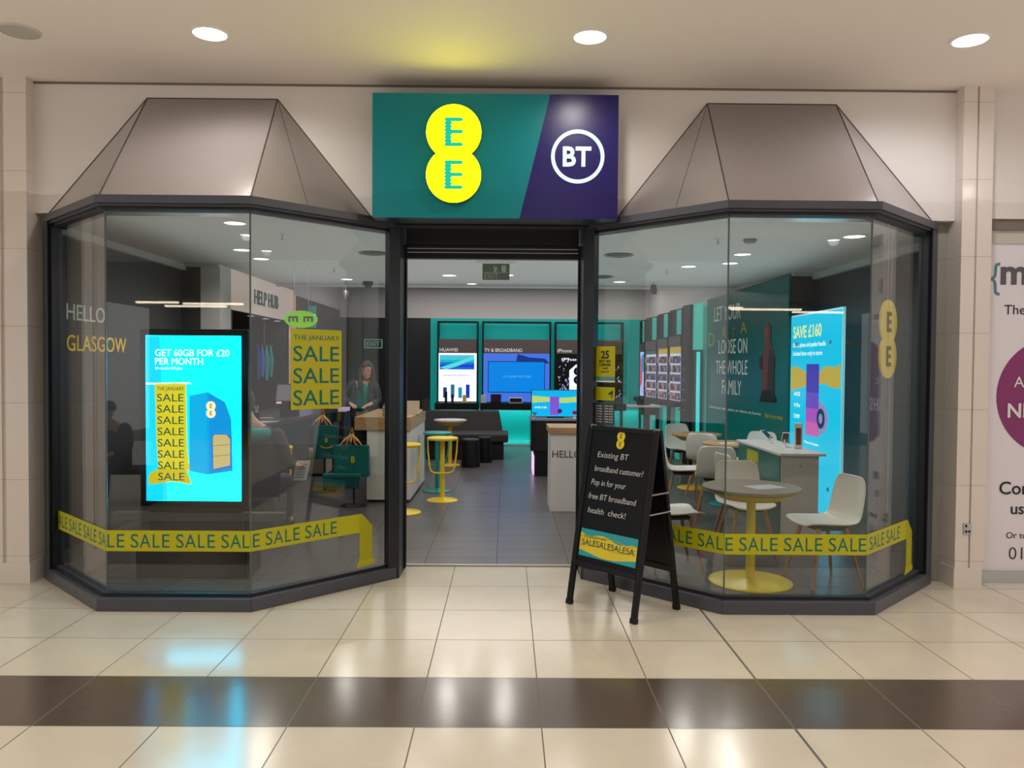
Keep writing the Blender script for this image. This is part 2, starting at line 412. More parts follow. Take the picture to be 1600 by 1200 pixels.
for k, s in enumerate((-1, 1)):
    w = thing('window_%d' % (k+1), (XC+s*2.07, 5.25, 0), kind='structure')
    side = 'left' if s < 0 else 'right'
    mb = band(band(MB(), BAY, 0, .17, 0, .088, s), BAY, .05, .10, .088, .104, s); mb.build('window_plinth', FRAME, w, world=True, bevel=.004)
    mb = band(MB(), BAY, .0, .20, 2.69, 2.742, s); band(mb, BAY, .022, .18, 2.674, 2.692, s); mb.build('window_head', FRAME, w, world=True)
    mb = band(MB(), BAY, .045, .16, 2.655, 2.676, s); band(mb, BAY, .045, .06, .086, .109, s); mb.build('window_gasket', FRAMED, w, world=True)
    # posts at both ends
    D = BAY[3]; A = BAY[0]
    MB().prism([(XC+s*(D[0]-.07), D[1]-.06), (XC+s*(D[0]+.01), D[1]+.02), (XC+s*(D[0]+.01), D[1]+.14), (XC+s*(D[0]-.07), D[1]+.14)], .0, 2.742).build('window_post', FRAME, w, world=True)
    MB().prism([(XC+s*(D[0]-.10), D[1]-.055), (XC+s*(D[0]-.068), D[1]-.03), (XC+s*(D[0]-.068), D[1]+.05), (XC+s*(D[0]-.10), D[1]+.05)], .09, 2.67).build('window_gasket', FRAMED, w, world=True)
    MB().prism([(XC+s*A[0], A[1]-.005), (XC+s*(A[0]+.075), A[1]-.06), (XC+s*(A[0]+.12), A[1]+.03), (XC+s*(A[0]+.12), A[1]+.12), (XC+s*A[0], A[1]+.12)], 0, 2.742).build('window_post', JAMB, w, world=True)
    for i in range(3):
        (x0, y0), (x1, y1) = GL[i], GL[i+1]
        d = Vector((x1-x0, y1-y0)).normalized(); nn = Vector((-d.y, d.x))*.010; g = .003
        q = [(x0+d.x*g, y0+d.y*g), (x1-d.x*g, y1-d.y*g), (x1-d.x*g+nn.x, y1-d.y*g+nn.y), (x0+d.x*g+nn.x, y0+d.y*g+nn.y)]
        MB().prism([(XC+s*x, y) for x, y in q], GZ0-.005, GZ1).build('glass_pane', GLASS, w, world=True)
    for i in (1, 2):     # silicone joints between panes
        MB().box(XC+s*GL[i][0]-.005, XC+s*GL[i][0]+.005, GL[i][1]+.001, GL[i][1]+.009, GZ0, GZ1).build('glass_joint', mat('silicone_joint', (86, 92, 92), .4), w, world=True)
    # grey return between pier and end post
    xa = XC+s*(D[0]+.012); xb = (-3.54 if s < 0 else 3.375)
    tag(MB().box(min(xa, xb)-(.01 if s < 0 else 0), max(xa, xb)+(.0 if s < 0 else .01), 6.03, 6.12, 0, 2.76).build('wall_%s_return' % side, RETM), kind='structure')
    # flat soffit closing the bay top, and the sloped metal hood above
    mb = MB()
    bot = [(XC+s*x, y, 2.744) for x, y in inset(BAY, .035)]
    pa, pb, pc, pd = bot
    ta = (XC+s*1.61, WY-.002, 3.62); td = (XC+s*2.58, WY-.002, 3.62)
    k0 = (WY-.002-pb[1])/(pa[1]-pb[1]); a2 = (XC+s*(.90 if s < 0 else .925), WY-.002, 2.744)
    k1 = (WY-.002-pc[1])/(pd[1]-pc[1]); d2 = (pc[0]+(pd[0]-pc[0])*min(k1, 1), min(WY-.002, pd[1]+.001), 2.744)
    d2 = (XC+s*3.33, WY-.002, 2.744)
    V = [a2, pb, pc, d2, td, ta]; F = [(0, 1, 5), (1, 2, 4, 5), (2, 3, 4), (0, 3, 2, 1), (0, 5, 4, 3)]
    if s < 0: pass
    else: F = [f for f in F]
    hood = thing('sloped_hood', (XC+s*2.07, 5.6, 2.744), label='%s grey metal hood sloping up from the %s bay window to the white wall' % (('left', 'left') if s < 0 else ('right', 'right')), cat='canopy')
    ho = MB().add(V, F).build('hood_sheet', HOODM, hood, world=True)
    import bmesh
    bm = bmesh.new(); bm.from_mesh(ho.data); bmesh.ops.recalc_face_normals(bm, faces=bm.faces); bm.to_mesh(ho.data); bm.free()
    sm = MB()
    for a, b in ((ta, pb), (td, pc), (ta, td), (ta, a2), (td, d2)): sm.tube([a, b], .0045, 6)
    mid = Vector(a2).lerp(Vector(pb), .56); sm.tube([Vector(ta)+Vector((0, -.002, -.004)), mid], .0025, 6)
    sm.build('hood_seam', SEAMM, hood, world=True)

# soffit boards over the bays inside (shop ceiling reaches the glass head)
for s in (-1, 1):
    poly = [(XC+s*x, y+.19) for x, y in BAY]
    poly = [(XC+s*.70, 6.2)] + [(XC+s*x, y) for x, y in inset(BAY, .18)] + [(XC+s*3.9, 6.13), (XC+s*3.9, 6.5), (XC+s*.70, 6.5)]
    tag(MB().prism(poly, SH, SH+.05).build('ceiling', SHOPCEIL), kind='structure')
tag(MB().box(-4.2, 4.2, 6.5, 11.7, SH, SH+.1).build('ceiling', SHOPCEIL), kind='structure')
tag(MB().box(-4.2, 4.2, 11.7, 16.3, 3.3, 3.4).build('ceiling', SHOPCEIL), kind='structure')
tag(MB().box(-4.2, 4.2, 11.7, 11.8, SH, 3.3).box(-4.0, 3.6, 11.66, 11.7, SH-.03, SH).build('ceiling_step', SHOPW), kind='structure')
tag(MB().box(XC-3.85, XC-.82, 6.05, 6.2, SH, CH).box(XC+.82, XC+3.85, 6.05, 6.2, SH, CH).build('wall_front_inner', SHOPW), kind='structure')

# ---- shop walls
tag(MB().box(-3.96, -3.86, 6.1, 9.38, 0, SH).box(-3.96, -3.63, 9.38, 9.6, 0, SH).build('wall_left', DKWALL), kind='structure')
tag(MB().box(-3.86, -3.80, 6.2, 9.38, SH-.07, SH).box(-3.86, -3.40, 9.32, 9.38, SH-.03, SH).build('trim_2', SHOPCEIL), kind='structure')
tag(MB().box(-3.63, -3.40, 9.38, 9.75, 0, SH).build('wall_left_pillar', SHOPW), kind='structure')
tag(MB().box(3.87, 3.97, 6.1, 9.83, 0, SH).box(3.55, 3.97, 9.83, 9.95, 0, SH).build('wall_right', DKWALL), kind='structure')
tag(MB().box(3.81, 3.87, 6.2, 9.83, SH-.07, SH).box(3.55, 3.87, 9.77, 9.83, SH-.03, SH).build('trim_3', SHOPCEIL), kind='structure')
RW0 = (3.55, 9.83); RW1 = (2.87, 16.1)
def rw(y, off=0): return Vector((3.55-.1085*(y-9.83)-off, y, 0))
RWD = Vector((RW1[0]-RW0[0], RW1[1]-RW0[1], 0)).normalized()      # direction into the shop
RWr = -RWD                                                     # reading direction seen from inside (towards the camera is right)
tag(MB().prism([(3.56, 9.84), (2.88, 16.2), (3.2, 16.2), (3.95, 9.84)], 0, 3.3).build('wall_right_rear', SHOPW), kind='structure')
def rtop(y): return 2.81-.22*(y-9.83)/6.27
a, b = rw(9.83, .0), rw(12.63, .0)
tw = thing('wall_graphic', (a.x, a.y, 0), label='large teal wall graphic with white slogan lettering behind the white display desk', cat='wall graphic')
MB().add([(a.x-.03, a.y, .02), (b.x-.03, b.y, .02), (b.x-.03, b.y, rtop(12.63)), (a.x-.03, a.y, rtop(9.83)-.004),
          (a.x+.008, a.y, .02), (b.x+.008, b.y, .02), (b.x+.008, b.y, rtop(12.63)), (a.x+.008, a.y, rtop(9.83)-.004)],
         [(0, 3, 2, 1), (4, 5, 6, 7), (0, 1, 5, 4), (3, 7, 6, 2), (0, 4, 7, 3), (1, 2, 6, 5)]).build('graphic_panel', TEALW, tw, world=True)
tag(MB().box(-3.6, -1.55, 16.1, 16.2, 0, 2.59).build('wall_back', BLKWALL), kind='structure')
tag(MB().box(-4.2, 3.3, 16.12, 16.3, 2.59, 3.3).build('wall_back_upper', SHOPW), kind='structure')
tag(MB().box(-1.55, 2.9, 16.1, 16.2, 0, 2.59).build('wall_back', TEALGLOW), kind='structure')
tag(MB().box(-1.5, 2.8, 16.04, 16.1, 0, .03).build('baseboard_back', SHOPW), kind='structure')
# left help recess
tag(MB().box(-4.7, -4.6, 9.6, 16.2, 0, 2.31).box(-4.6, -3.40, 9.75, 9.8, 0, 2.31).build('wall_left_recess', BLKWALL), kind='structure')
tag(MB().box(-4.6, -3.44, 9.8, 12.5, 2.31, 2.4).build('ceiling', mat('recess_ceiling', (60, 60, 62), .6)), kind='structure')
tag(MB().box(-3.50, -3.40, 12.72, 16.1, 0, 2.74).box(-4.6, -3.5, 12.6, 12.7, 0, 2.6).build('wall_left_rear', BLKWALL), kind='structure')
tag(MB().box(-4.2, -3.42, 12.72, 16.1, 2.74, 3.3).build('wall_left_upper', SHOPW), kind='structure')

# ---- entrance: jambs, lintel, threshold, roller shutter
d = thing('door_1', (XC, 6.3, 0), kind='structure')
for s in (-1, 1):
    MB().box(*sorted((XC+s*.70, XC+s*.80)), 6.14, 6.42, 0, 2.75).build('door_jamb', JAMB, d, world=True)
    MB().box(*sorted((XC+s*.685, XC+s*.70)), 6.30, 6.36, 0.01, 2.6).build('shutter_guide', BLACK, d, world=True)
MB().box(XC-.70, XC+.70, 6.395, 6.43, 0, .012).build('threshold', STEEL, d, world=True)
MB().box(XC-.90, XC+.90, 6.0, 6.14, 2.70, 2.757).build('door_lintel', FRAMED, d, world=True)
sh = thing('roller_shutter', (XC, 6.3, 2.5), label='black rolled-up security shutter above the open shop entrance', cat='shutter')
MB().box(XC-.685, XC+.685, 6.26, 6.50, 2.60, 2.80).build('shutter_box', mat('shutter_black', (15, 16, 18), .45), sh, world=True)
mb = MB()
for i in range(3): mb.box(XC-.685, XC+.685, 6.31, 6.335, 2.515+i*.03, 2.541+i*.03)
mb.build('shutter_slats', mat('shutter_black', (15, 16, 18), .45), sh, world=True, bevel=.004)
MB().box(XC-.685, XC+.685, 6.29, 6.36, 2.49, 2.515).build('bottom_rail', BLACK, sh, world=True)

# ================================================================ MALL FITTINGS
def downlight(name, c, r, label, group, disc, energy=None, col=(1, .93, .86), rim=WHITE, spot=True):
    t = thing(name, c, label=label, cat='ceiling light', group=group)
    MB().lathe([(r*1.22, 0), (r*1.2, -.006), (r*1.03, -.008), (r*1.0, -.002), (r*1.0, 0)]).build('trim_ring', rim, t, smooth=True)
    MB().lathe([(r*.99, -.001), (r*.98, -.0035)]).build('light_disc', disc, t)
    if energy:
        l = bpy.data.lights.new('lamp', 'SPOT'); l.energy = energy; l.color = col; l.spot_size = R(168); l.spot_blend = .6; l.shadow_soft_size = r*.8
        o = bpy.data.objects.new('lamp', l); COL.objects.link(o); o.parent = t; o.location = (0, 0, -.02)
    return t
names3 = [('leftmost', (328, 52)), ('middle', (922, 57)), ('rightmost', (1516, 62))]
for i, (nm, (px, py)) in enumerate(names3):
    c = onz(px, py, CH)
    downlight('ceiling_downlight', c, .10, '%s of the three bright round downlights in the mall ceiling' % nm, 'mall ceiling downlights', LAMPW, MALL_E,
              col=((1, .95, .9), (1, .94, .88), (.95, .94, 1))[i])
for yy in (2.5, .1, -2.4):
    for xx in (-6.7, -4.25, -1.86, .53, 2.95, 5.35, 7.75):
        downlight('ceiling_downlight', Vector((xx, yy, CH)), .10, 'round mall ceiling downlight behind the viewer, outside the picture', 'mall downlights behind the viewer', LAMPW, MALL_E*.8, col=(1, .965, .93))
c = onz(30, 48, CH)
sp = thing('ceiling_speaker', c, label='round white flush speaker grille in the mall ceiling at far left', cat='speaker')
MB().lathe([(.125, 0), (.122, -.008), (.112, -.010), (.112, -.006)]).build('speaker_ring', mat('offwhite_ring', (196, 190, 180), .5), sp, smooth=True)
MB().lathe([(.111, 0), (.111, -.007)]).build('speaker_grille', mat('speaker_grille', (176, 170, 160), .7, bump=.6, nscale=180), sp)

# main shop sign
SY = 5.72
TL = at(583, 152, SY); BR = at(958, 342, SY); sw, shh = 1.77, .89
so = Vector((-.975, SY, 2.706))
sg = thing('shop_sign', so + Vector((sw/2, .1, 0)), label='wide teal and navy box sign with yellow double-disc logo over the entrance', cat='sign')
nv0, nv1 = .60*sw, .722*sw
MB().slab(so + Vector((0, .0, 0)) - rootloc(sg), X, Z, [(0, 0), (nv0, 0), (nv1, shh), (0, shh)], .012).build('teal_face', mat('teal_sign_face', (0, 104, 110), .3, emit=(0, 110, 112), es=.22, spec=.3), sg)
MB().slab(so - rootloc(sg), X, Z, [(nv0, 0), (sw, 0), (sw, shh), (nv1, shh)], .012).build('navy_face', mat('navy_sign_face', (28, 20, 80), .3, emit=(36, 26, 96), es=.12, spec=.3), sg)
MB().box(so.x, so.x+sw, SY+.001, WY-.001, so.z, so.z+shh).build('sign_case', mat('sign_case', (22, 40, 52), .4), sg, world=True, bevel=.003)
MB().slab(so + Vector((.588, -.012, .448)) - rootloc(sg), X, Z, eight(.197), .045).build('logo_return', mat('logo_return', (70, 96, 0), .5), sg)
ee_logo(so + Vector((.588, -.0575, .448)), X, Z, .196, em('yellow_logo_light', (255, 250, 0), 8.0), em('logo_teal_dots', (0, 200, 150), 1.0), sg, t=.006, dots=True)
lc = so + Vector((1.478, -.012, .446)); LOGOW = em('white_logo_light', (214, 234, 252), 1.25)
ring = MB(); n = 64; ro, ri = .192, .166
for i in range(n):
    a0, a1 = 2*math.pi*i/n, 2*math.pi*(i+1)/n
    ring.slab(lc - rootloc(sg), X, Z, [(ri*math.cos(a0), ri*math.sin(a0)), (ro*math.cos(a0), ro*math.sin(a0)), (ro*math.cos(a1), ro*math.sin(a1)), (ri*math.cos(a1), ri*math.sin(a1))], .012)
ring.build('ring_logo', LOGOW, sg)
txt('BT', lc + Vector((-.005, 0, -.066)), X, Z, .135, LOGOW, sg, w=.205, ext=.012, bold=.026, align='CENTER', name='logo_letters')

# neighbour's white hoarding on the right
hb = thing('neighbour_hoarding', (4.3, 6.0, 0), label='white hoarding board with purple disc and dark text beside the right pier', cat='hoarding')
MB().box(3.60, 5.4, 6.0, 6.05, .09, 2.60).build('hoarding_board', mat('hoarding_white', (228, 222, 230), .4), hb, world=True)
MB().box(3.60, 5.4, 5.97, 6.05, 2.70, 2.78).build('hoarding_rail', mat('hoarding_rail', (120, 110, 104), .5), hb, world=True)
MB().box(3.60, 5.4, 5.99, 6.05, 2.60, 2.70).build('hoarding_top_panel', mat('hoarding_top', (196, 192, 184), .5), hb, world=True)
MB().box(3.60, 5.4, 5.985, 6.05, 0, .09).build('hoarding_skirting', STEEL, hb, world=True)
HY = 6.0; INKG = mat('grey_ink', (84, 84, 90), .5); INKB = mat('black_ink', (26, 26, 30), .5); PURP = mat('purple_ink', (132, 36, 104), .4)
def T(s, px, py, hpx, Y, m, parent, wpx=None, lift=.0015, **k):
    o = at(px, py, Y); sc = Y/FPX
    return txt(s, o, X, Z, hpx*sc, m, parent, w=(wpx*sc if wpx else None), lift=lift, ext=.001, **k)
T('{', 1548, 450, 38, HY-.001, mat('blue_grey_ink', (60, 134, 152), .5), hb, wpx=14)
T('m', 1563, 443, 38, HY-.001, INKG, hb, wpx=42, bold=.03)
T('The m', 1569, 491, 15, HY-.001, INKB, hb)
c = at(1646, 620, HY-.001); shape(c, X, Z, circ(0, 0, 90*HY/FPX, 92*HY/FPX, 64), .002, PURP, 'purple_disc', hb)
T('Ac', 1584, 605, 17, HY-.004, WHITE, hb); T('NHS', 1574, 652, 22, HY-.004, WHITE, hb, bold=.02)
T('Con', 1561, 772, 20, HY-.001, INKB, hb, bold=.012); T('us', 1579, 803, 18, HY-.001, INKB, hb, bold=.012)
T('Or to m', 1572, 841, 10, HY-.001, INKB, hb); T('014', 1576, 874, 20, HY-.001, INKB, hb, bold=-.012)

so_ = at(1511, 826, 5.85)
so2 = thing('metal_socket', so_, label='small brushed metal electrical socket low on the right tiled pier', cat='socket')
MB().box(-.031, .031, -.008, 0, -.042, .042).build('socket_plate', STEEL, so2, bevel=.003)
MB().box(-.018, -.004, -.011, -.008, -.03, -.012).box(.006, .02, -.011, -.008, -.03, -.012).box(-.018, -.006, -.012, -.008, .012, .03).build('socket_switches', BLACK, so2)

# ---- opposite side of the mall, behind the photographer (seen in the glass)
tag(MB().box(-9, 9, -6.1, -6, 3.0, CH).box(-9, -8.6, -6.1, -6, 0, 3).box(-.3, .3, -6.1, -6, 0, 3).box(8.6, 9, -6.1, -6, 0, 3).build('wall_opposite', mat('opposite_wall', (120, 112, 104), .6)), kind='structure')
tag(MB().box(-9, 9, -9.5, -9.4, 0, 3).box(-9, 9, -9.5, -6.1, 3.0, 3.1).build('wall_opposite_shop', mat('opposite_shop_wall', (54, 48, 44), .7)), kind='structure')
tag(MB().box(-9, 9, -9.5, -6, -.1, 0).build('floor_opposite', mat('opposite_floor', (120, 104, 88), .4)), kind='structure')
for i, (x, y, w) in enumerate([(-7.6, -6.7, .9), (-6.5, -7.0, 1.3), (-7.2, -7.8, 1.4), (-5.0, -8.2, 1.1), (-2.2, -8.4, 1.2), (2.6, -7.6, 1.2), (4.8, -7.0, .9), (5.9, -7.4, 1.6), (7.4, -8.2, 1.2)]):
    l = thing('strip_light', (x, y, 2.98), label='bright ceiling strip light in the shop opposite, behind the viewer', cat='ceiling light', group='strip lights in the opposite shop')
    MB().box(-w/2, w/2, -.05, .05, -.05, -.01).build('light_tube', em('opp_strip', (255, 236, 206), 10), l)
    MB().box(-w/2-.03, w/2+.03, -.07, .07, -.01, 0).build('light_housing', WHITE, l)
# ================================================================ STICKERS ON THE GLASS
def gpt(s, i, t):       # point on the glass line of bay s, pane i, fraction t, outer face
    (x0, y0), (x1, y1) = GL[i], GL[i+1]
    return Vector((XC+s*(x0+(x1-x0)*t), y0+(y1-y0)*t, 0))
def glass_frame(s, i):
    """left foot, reading direction and length of a pane as seen from the mall"""
    a, b = gpt(s, i, 0), gpt(s, i, 1)
    if s < 0: a, b = b, a
    return a, (b-a).normalized(), (b-a).length
RZ0, RZ1 = .385, .525
def ribbon(s):
    lab = ('yellow SALE ribbon sticker wrapped across the left bay window' if s < 0 else 'yellow SALE ribbon sticker wrapped across the right bay window')
    t = thing('sale_ribbon_sticker', (XC+s*2.07, 5.25, .4), label=lab, cat='sticker')
    order = (2, 1, 0) if s < 0 else (0, 1, 2)
    fr = [glass_frame(s, i) for i in order]; total = 0; segs = []
    for j, (o, r, L) in enumerate(fr):
        x0, x1 = .0, L
        if s < 0 and j == 0: x0 = .035
        if s < 0 and j == 2: x1 = .87          # ends in a fold that drops down
        if s > 0 and j == 0: x0 = .12
        if s > 0 and j == 2: x1 = .74
        segs.append((total, L, o, r)); total += L
        panel(o + Z*RZ0, r, Z, x1-x0, RZ1-RZ0, .0012, STICK, 'ribbon_band', t, x=x0, lift=.0008)
        if j == 0: ustart = x0
        if j == 2: uend = segs[2][0]+x1
    e = x1; o, r, L = fr[2]
    YF = mat('yellow_sticker_fold', (172, 166, 0), .5)
    shape(o, r, Z, [(e, RZ1+.0), (e, RZ0-.0), (e+.0, .15), (e+.115, .15), (e+.115, RZ1-.10), (e+.02, RZ1)], .0012, YF, 'ribbon_fold', t, lift=.0022)
    shape(o, r, Z, [(e-.03, .118), (e+.13, .135), (e+.14, .16), (e+.12, .175), (e-.005, .175), (e-.02, .15)], .0012, STICK, 'ribbon_crumple', t, lift=.0036)
    # the printed words run on round the corners of the glass
    period = .302; word = .268; corner = segs[1][0] - (.14 if s < 0 else .205)
    k = -8
    while corner + k*period < ustart - .25: k += 1
    u = corner + k*period
    while u + word < uend + .01:
        wb = MB(); off = rootloc(t)
        for ch, c0, cw in (('S', 0, .052), ('A', .060, .073), ('L', .147, .046), ('E', .210, .050)):
            g = txt(ch, (0, 0, 0), X, Z, .092, TEALINK, None, w=cw, ext=.0006); me = g.data; a0 = u + c0
            for us, L_, o_, r_ in segs:                # a letter never bends: it moves to the nearer side of a joint
                if a0 < us < a0+cw: a0 = us + .004 if (us-a0) < cw/2 else us - cw - .004
            for us, L_, o_, r_ in segs:
                if us <= a0 + cw/2 < us+L_: break
            if a0 < ustart + .006: bpy.data.objects.remove(g); bpy.data.meshes.remove(me); continue
            nn_ = r_.cross(Z)
            wb.add([o_ + r_*(a0-us+v.co.x) + Z*(RZ0 + .025 + v.co.z) + nn_*(.0026 - v.co.y*.5) - off for v in me.vertices], [tuple(q.vertices) for q in me.polygons])
            bpy.data.objects.remove(g); bpy.data.meshes.remove(me)
        if wb.v: wb.build('lettering', TEALINK, t)
        u += period
    return t
ribbon(-1); ribbon(1)

# January sale poster on the inner left pane
o, r, L = glass_frame(-1, 0)
jp = thing('january_sale_poster', o + r*.29 + Z*1.33, label='yellow January sale poster with three big SALE lines on the left window', cat='poster')
pw, ph = .41, .565; po = o + r*.30 + Z*1.325
panel(po, r, Z, pw, ph, .0015, STICK, 'poster_sheet', jp, lift=.0008)
txt('THE JANUARY', po + r*.02 + Z*(ph-.075), r, Z, .033, TEALINK, jp, w=pw-.04, lift=.003)
for i in range(3): txt('SALE', po + r*.018 + Z*(ph-.225-.155*i), r, Z, .107, TEALINK, jp, w=pw-.04, lift=.003, bold=.004)

# notices on the inner right pane, next to the entrance
o, r, L = glass_frame(1, 0)
def sx(px):            # distance along the pane for a picture column
    best = min((abs((at(px, 600, (o + r*(k*.002)).y) - (o + r*(k*.002))).x), k*.002) for k in range(600)); return best[1]
x0, x1 = sx(930), sx(961); wn_ = x1-x0
n1 = thing('company_award_notice', o + r*x0 + Z*1.53, label='yellow notice headed 25 stuck on glass right of the entrance', cat='notice')
p0 = o + r*x0 + Z*1.535
panel(p0 - Z*.012, r, Z, wn_, .02, .001, PAPER, 'white_edge', n1, lift=.0008)
panel(p0, r, Z, wn_, .26, .0015, STICK, 'notice_sheet', n1, lift=.0008)
INK = INKB
txt('25', p0 + r*wn_/2 + Z*.17, r, Z, .055, INK, n1, lift=.003, align='CENTER', bold=.03)
for k, (s_, hh, zz) in enumerate((('BEST BIG', .02, .138), ('COMPANIES', .02, .11), ('TO WORK FOR', .011, .088), ('2019', .014, .06))):
    txt(s_, p0 + r*wn_/2 + Z*zz, r, Z, hh, INK, n1, w=min(wn_*.8, hh*5.4), lift=.003, align='CENTER', bold=.02)
panel(p0, r, Z, wn_, .03, .001, mat('teal_strip', (90, 150, 140), .5), 'notice_footer', n1, lift=.0025)
n2 = thing('camera_notice', o + r*x0 + Z*1.38, label='small yellow surveillance notice below the larger yellow notice on glass', cat='notice')
p0 = o + r*x0 + Z*1.385
panel(p0, r, Z, wn_, .10, .0015, STICK, 'notice_sheet', n2, lift=.0008)
shape(p0, r, Z, [(wn_*.68, .05), (wn_*.9, .078), (wn_*.92, .062), (wn_*.86, .02), (wn_*.83, .02), (wn_*.85, .055), (wn_*.72, .04)], .0008, INK, 'camera_symbol', n2, lift=.0025)
for k in range(4): panel(p0, r, Z, wn_*.5, .004, .0006, mat('olive_ink', (150, 140, 0), .5), 'text_line', n2, x=wn_*.08, y=.02+.02*k, lift=.0025)
n3 = thing('opening_hours_sign', o + r*x0 + Z*1.22, label='white opening hours lettering on dark panel below the yellow notices', cat='sign')
p0 = o + r*x0 + Z*1.195
panel(p0, r, Z, wn_, .17, .0012, mat('hours_backing', (60, 66, 70), .4), 'hours_panel', n3, lift=.0008)
for k, dname in enumerate(('Monday', 'Tuesday', 'Wednesday', 'Thursday', 'Friday', 'Saturday', 'Sunday')):
    txt(dname, p0 + r*.008 + Z*(.142-.02*k), r, Z, .010, PAPER, n3, w=wn_*.32, lift=.0022, name='day_name')
    txt('9:00-18:00' if k < 6 else '11:00-17:00', p0 + r*wn_*.5 + Z*(.142-.02*k), r, Z, .010, PAPER, n3, w=wn_*.42, lift=.0022, name='hours')

# round hanging logo inside the outer right pane
o, r, L = glass_frame(1, 2)
c = at(1386, 530, 5.52)
nr = r.cross(Z)
hs = thing('hanging_logo_sign', c, label='yellow double-disc logo sign hanging inside the right-hand end window', cat='sign')
ee_logo(c, r, Z, .155, mat('pale_yellow_sign', (226, 206, 60), .4, emit=(226, 200, 60), es=.12), mat('brown_logo_ink', (90, 84, 30), .5), hs, t=.012)
MB().tube([c+Z*.27, Vector((c.x, c.y, SH+.0))], .0015, 6).build('hanging_wire', STEEL, hs, world=True)

# ================================================================ A-BOARD
ab = thing('pavement_board', (.815, 5.42, 0), label='black folding chalkboard with handwritten notice standing before the entrance', cat='A-board')
FL = onz(886, 942, 0); FR = onz(994, 976, 0); Rd = (FR-FL).normalized(); Rn = Vector((Rd.y, -Rd.x, 0))      # Rn faces the viewer
W = (FR-FL).length; spread = .46; HT = 1.225
BL = FL - Rn*spread; BRr = FR - Rn*spread
top0 = FL - Rn*spread*.47; U = (top0 + Z*HT - FL); Ul = U.length; U.normalize()      # up along the front leaf
Ub = (FL - Rn*spread*.53 + Z*HT - BL).normalized()
BM = mat('board_black', (7, 7, 8), .45, spec=.25); BF = mat('board_frame_black', (5, 5, 6), .4, spec=.3)
cf = FL + Rd*.0
def leaf(base, up, front, label):
    nrm = Rd.cross(up).normalized()
    off = rootloc(ab)
    for x in (0, W-.042):
        MB().slab(base-off-nrm*.015, Rd, up, [(x, 0), (x+.042, 0), (x+.042, Ul), (x, Ul)], .03).build('leg', BF, ab, bevel=.006)
        MB().slab(base-off-nrm*.017, Rd, up, [(x-.003, 0), (x+.045, 0), (x+.045, .035), (x-.003, .035)], .034).build('leg_foot', BLACK, ab, bevel=.004)
    MB().slab(base-off-nrm*.014, Rd, up, [(.042, .27), (W-.042, .27), (W-.042, .31), (.042, .31)], .028).build('frame_rail', BF, ab)
    MB().slab(base-off-nrm*.014, Rd, up, [(.042, Ul-.03), (W-.042, Ul-.03), (W-.042, Ul), (.042, Ul)], .028).build('frame_rail', BF, ab)
    MB().slab(base-off-nrm*.006, Rd, up, [(.042, .31), (W-.042, .31), (W-.042, Ul-.03), (.042, Ul-.03)], .012).build('board_panel', BM, ab)
leaf(FL, U, True, ''); leaf(BL, Ub, False, '')
fo = FL + Rd.cross(U).normalized()*.0065
ee_logo(fo + Rd*(W*.50) + U*(Ul-.085), Rd, U, .034, mat('board_logo_yellow', (232, 206, 20), .4), mat('board_logo_ink', (120, 100, 0), .5), ab, t=.002)
lines = [('Existing BT', .125, .14, .28), ('broadband customer?', .115, .237, .43), ('Pop in for your', .10, .333, .31), ('free BT broadband', .09, .43, .425), ('health  check!', .10, .527, .34)]
for s_, x, dz, w_ in lines:
    txt(s_, fo + Rd*(x-.01) + U*(Ul-dz-.075), (Rd+U*.0).normalized(), U, .040, CHALK, ab, w=w_*.98, shear=.12, bold=-.006, lift=.0005, ext=.0006, name='chalk_writing')
sx0, sz0, sw_, sh_ = .055, .345, W-.11, .185
panel(fo, Rd, U, sw_, sh_, .0015, mat('teal_poster', (30, 160, 172), .4), 'sale_strip_backing', ab, x=sx0, y=sz0)
top = [(sx0+sw_*k/10, sz0+sh_*(.86-.07*math.sin(k*1.15)-.02*k)) for k in range(11)]; bot = [(sx0+sw_*k/10, sz0+sh_*(.14+.12*math.sin(k*.5+2.2)*.8+.0)) for k in range(10, -1, -1)]
shape(fo, Rd, U, top+bot, .001, mat('yellow_ribbon_print', (226, 204, 40), .4), 'ribbon_print', ab, lift=.0018)
for k in range(3):
    p1 = [(sx0+sw_*j/10, sz0+sh_*(.74-.16*k-.05*math.sin(j*.9+k))) for j in range(11)]; p2 = [(x, z-.005) for x, z in p1[::-1]]
    shape(fo, Rd, U, p1+p2, .0006, mat('ribbon_shadow_print', (196, 168, 20), .4), 'ribbon_fold_print', ab, lift=.003)
txt('SALESALESALESA', fo + Rd*(sx0+.02) + U*(sz0+.075), Rd, U, .042, DKTEALINK, ab, w=sw_-.04, lift=.0038, ext=.0005)
txt('THE JANUARY SALE', fo + Rd*(sx0+.03) + U*(sz0+.13), Rd, U, .014, DKTEALINK, ab, w=.2, lift=.0038, ext=.0005)
for z_ in (Ul-.42, Ul-.55):       # folding stays on the right hand side
    a_ = FR + U*z_ - Rd*.0 + Rd*.004; b_ = BRr + Ub*z_ + Rd*.004
    MB().tube([a_, b_], .006, 8).build('folding_stay', STEEL, ab, world=True)
for x_ in (.03, W-.03): MB().box(-.02, .02, -.02, .02, 0, .03).build('hinge', STEEL, ab).location = (FL + Rd*x_ + U*Ul - Rn*.01) - rootloc(ab) + Vector((0, 0, -.02))

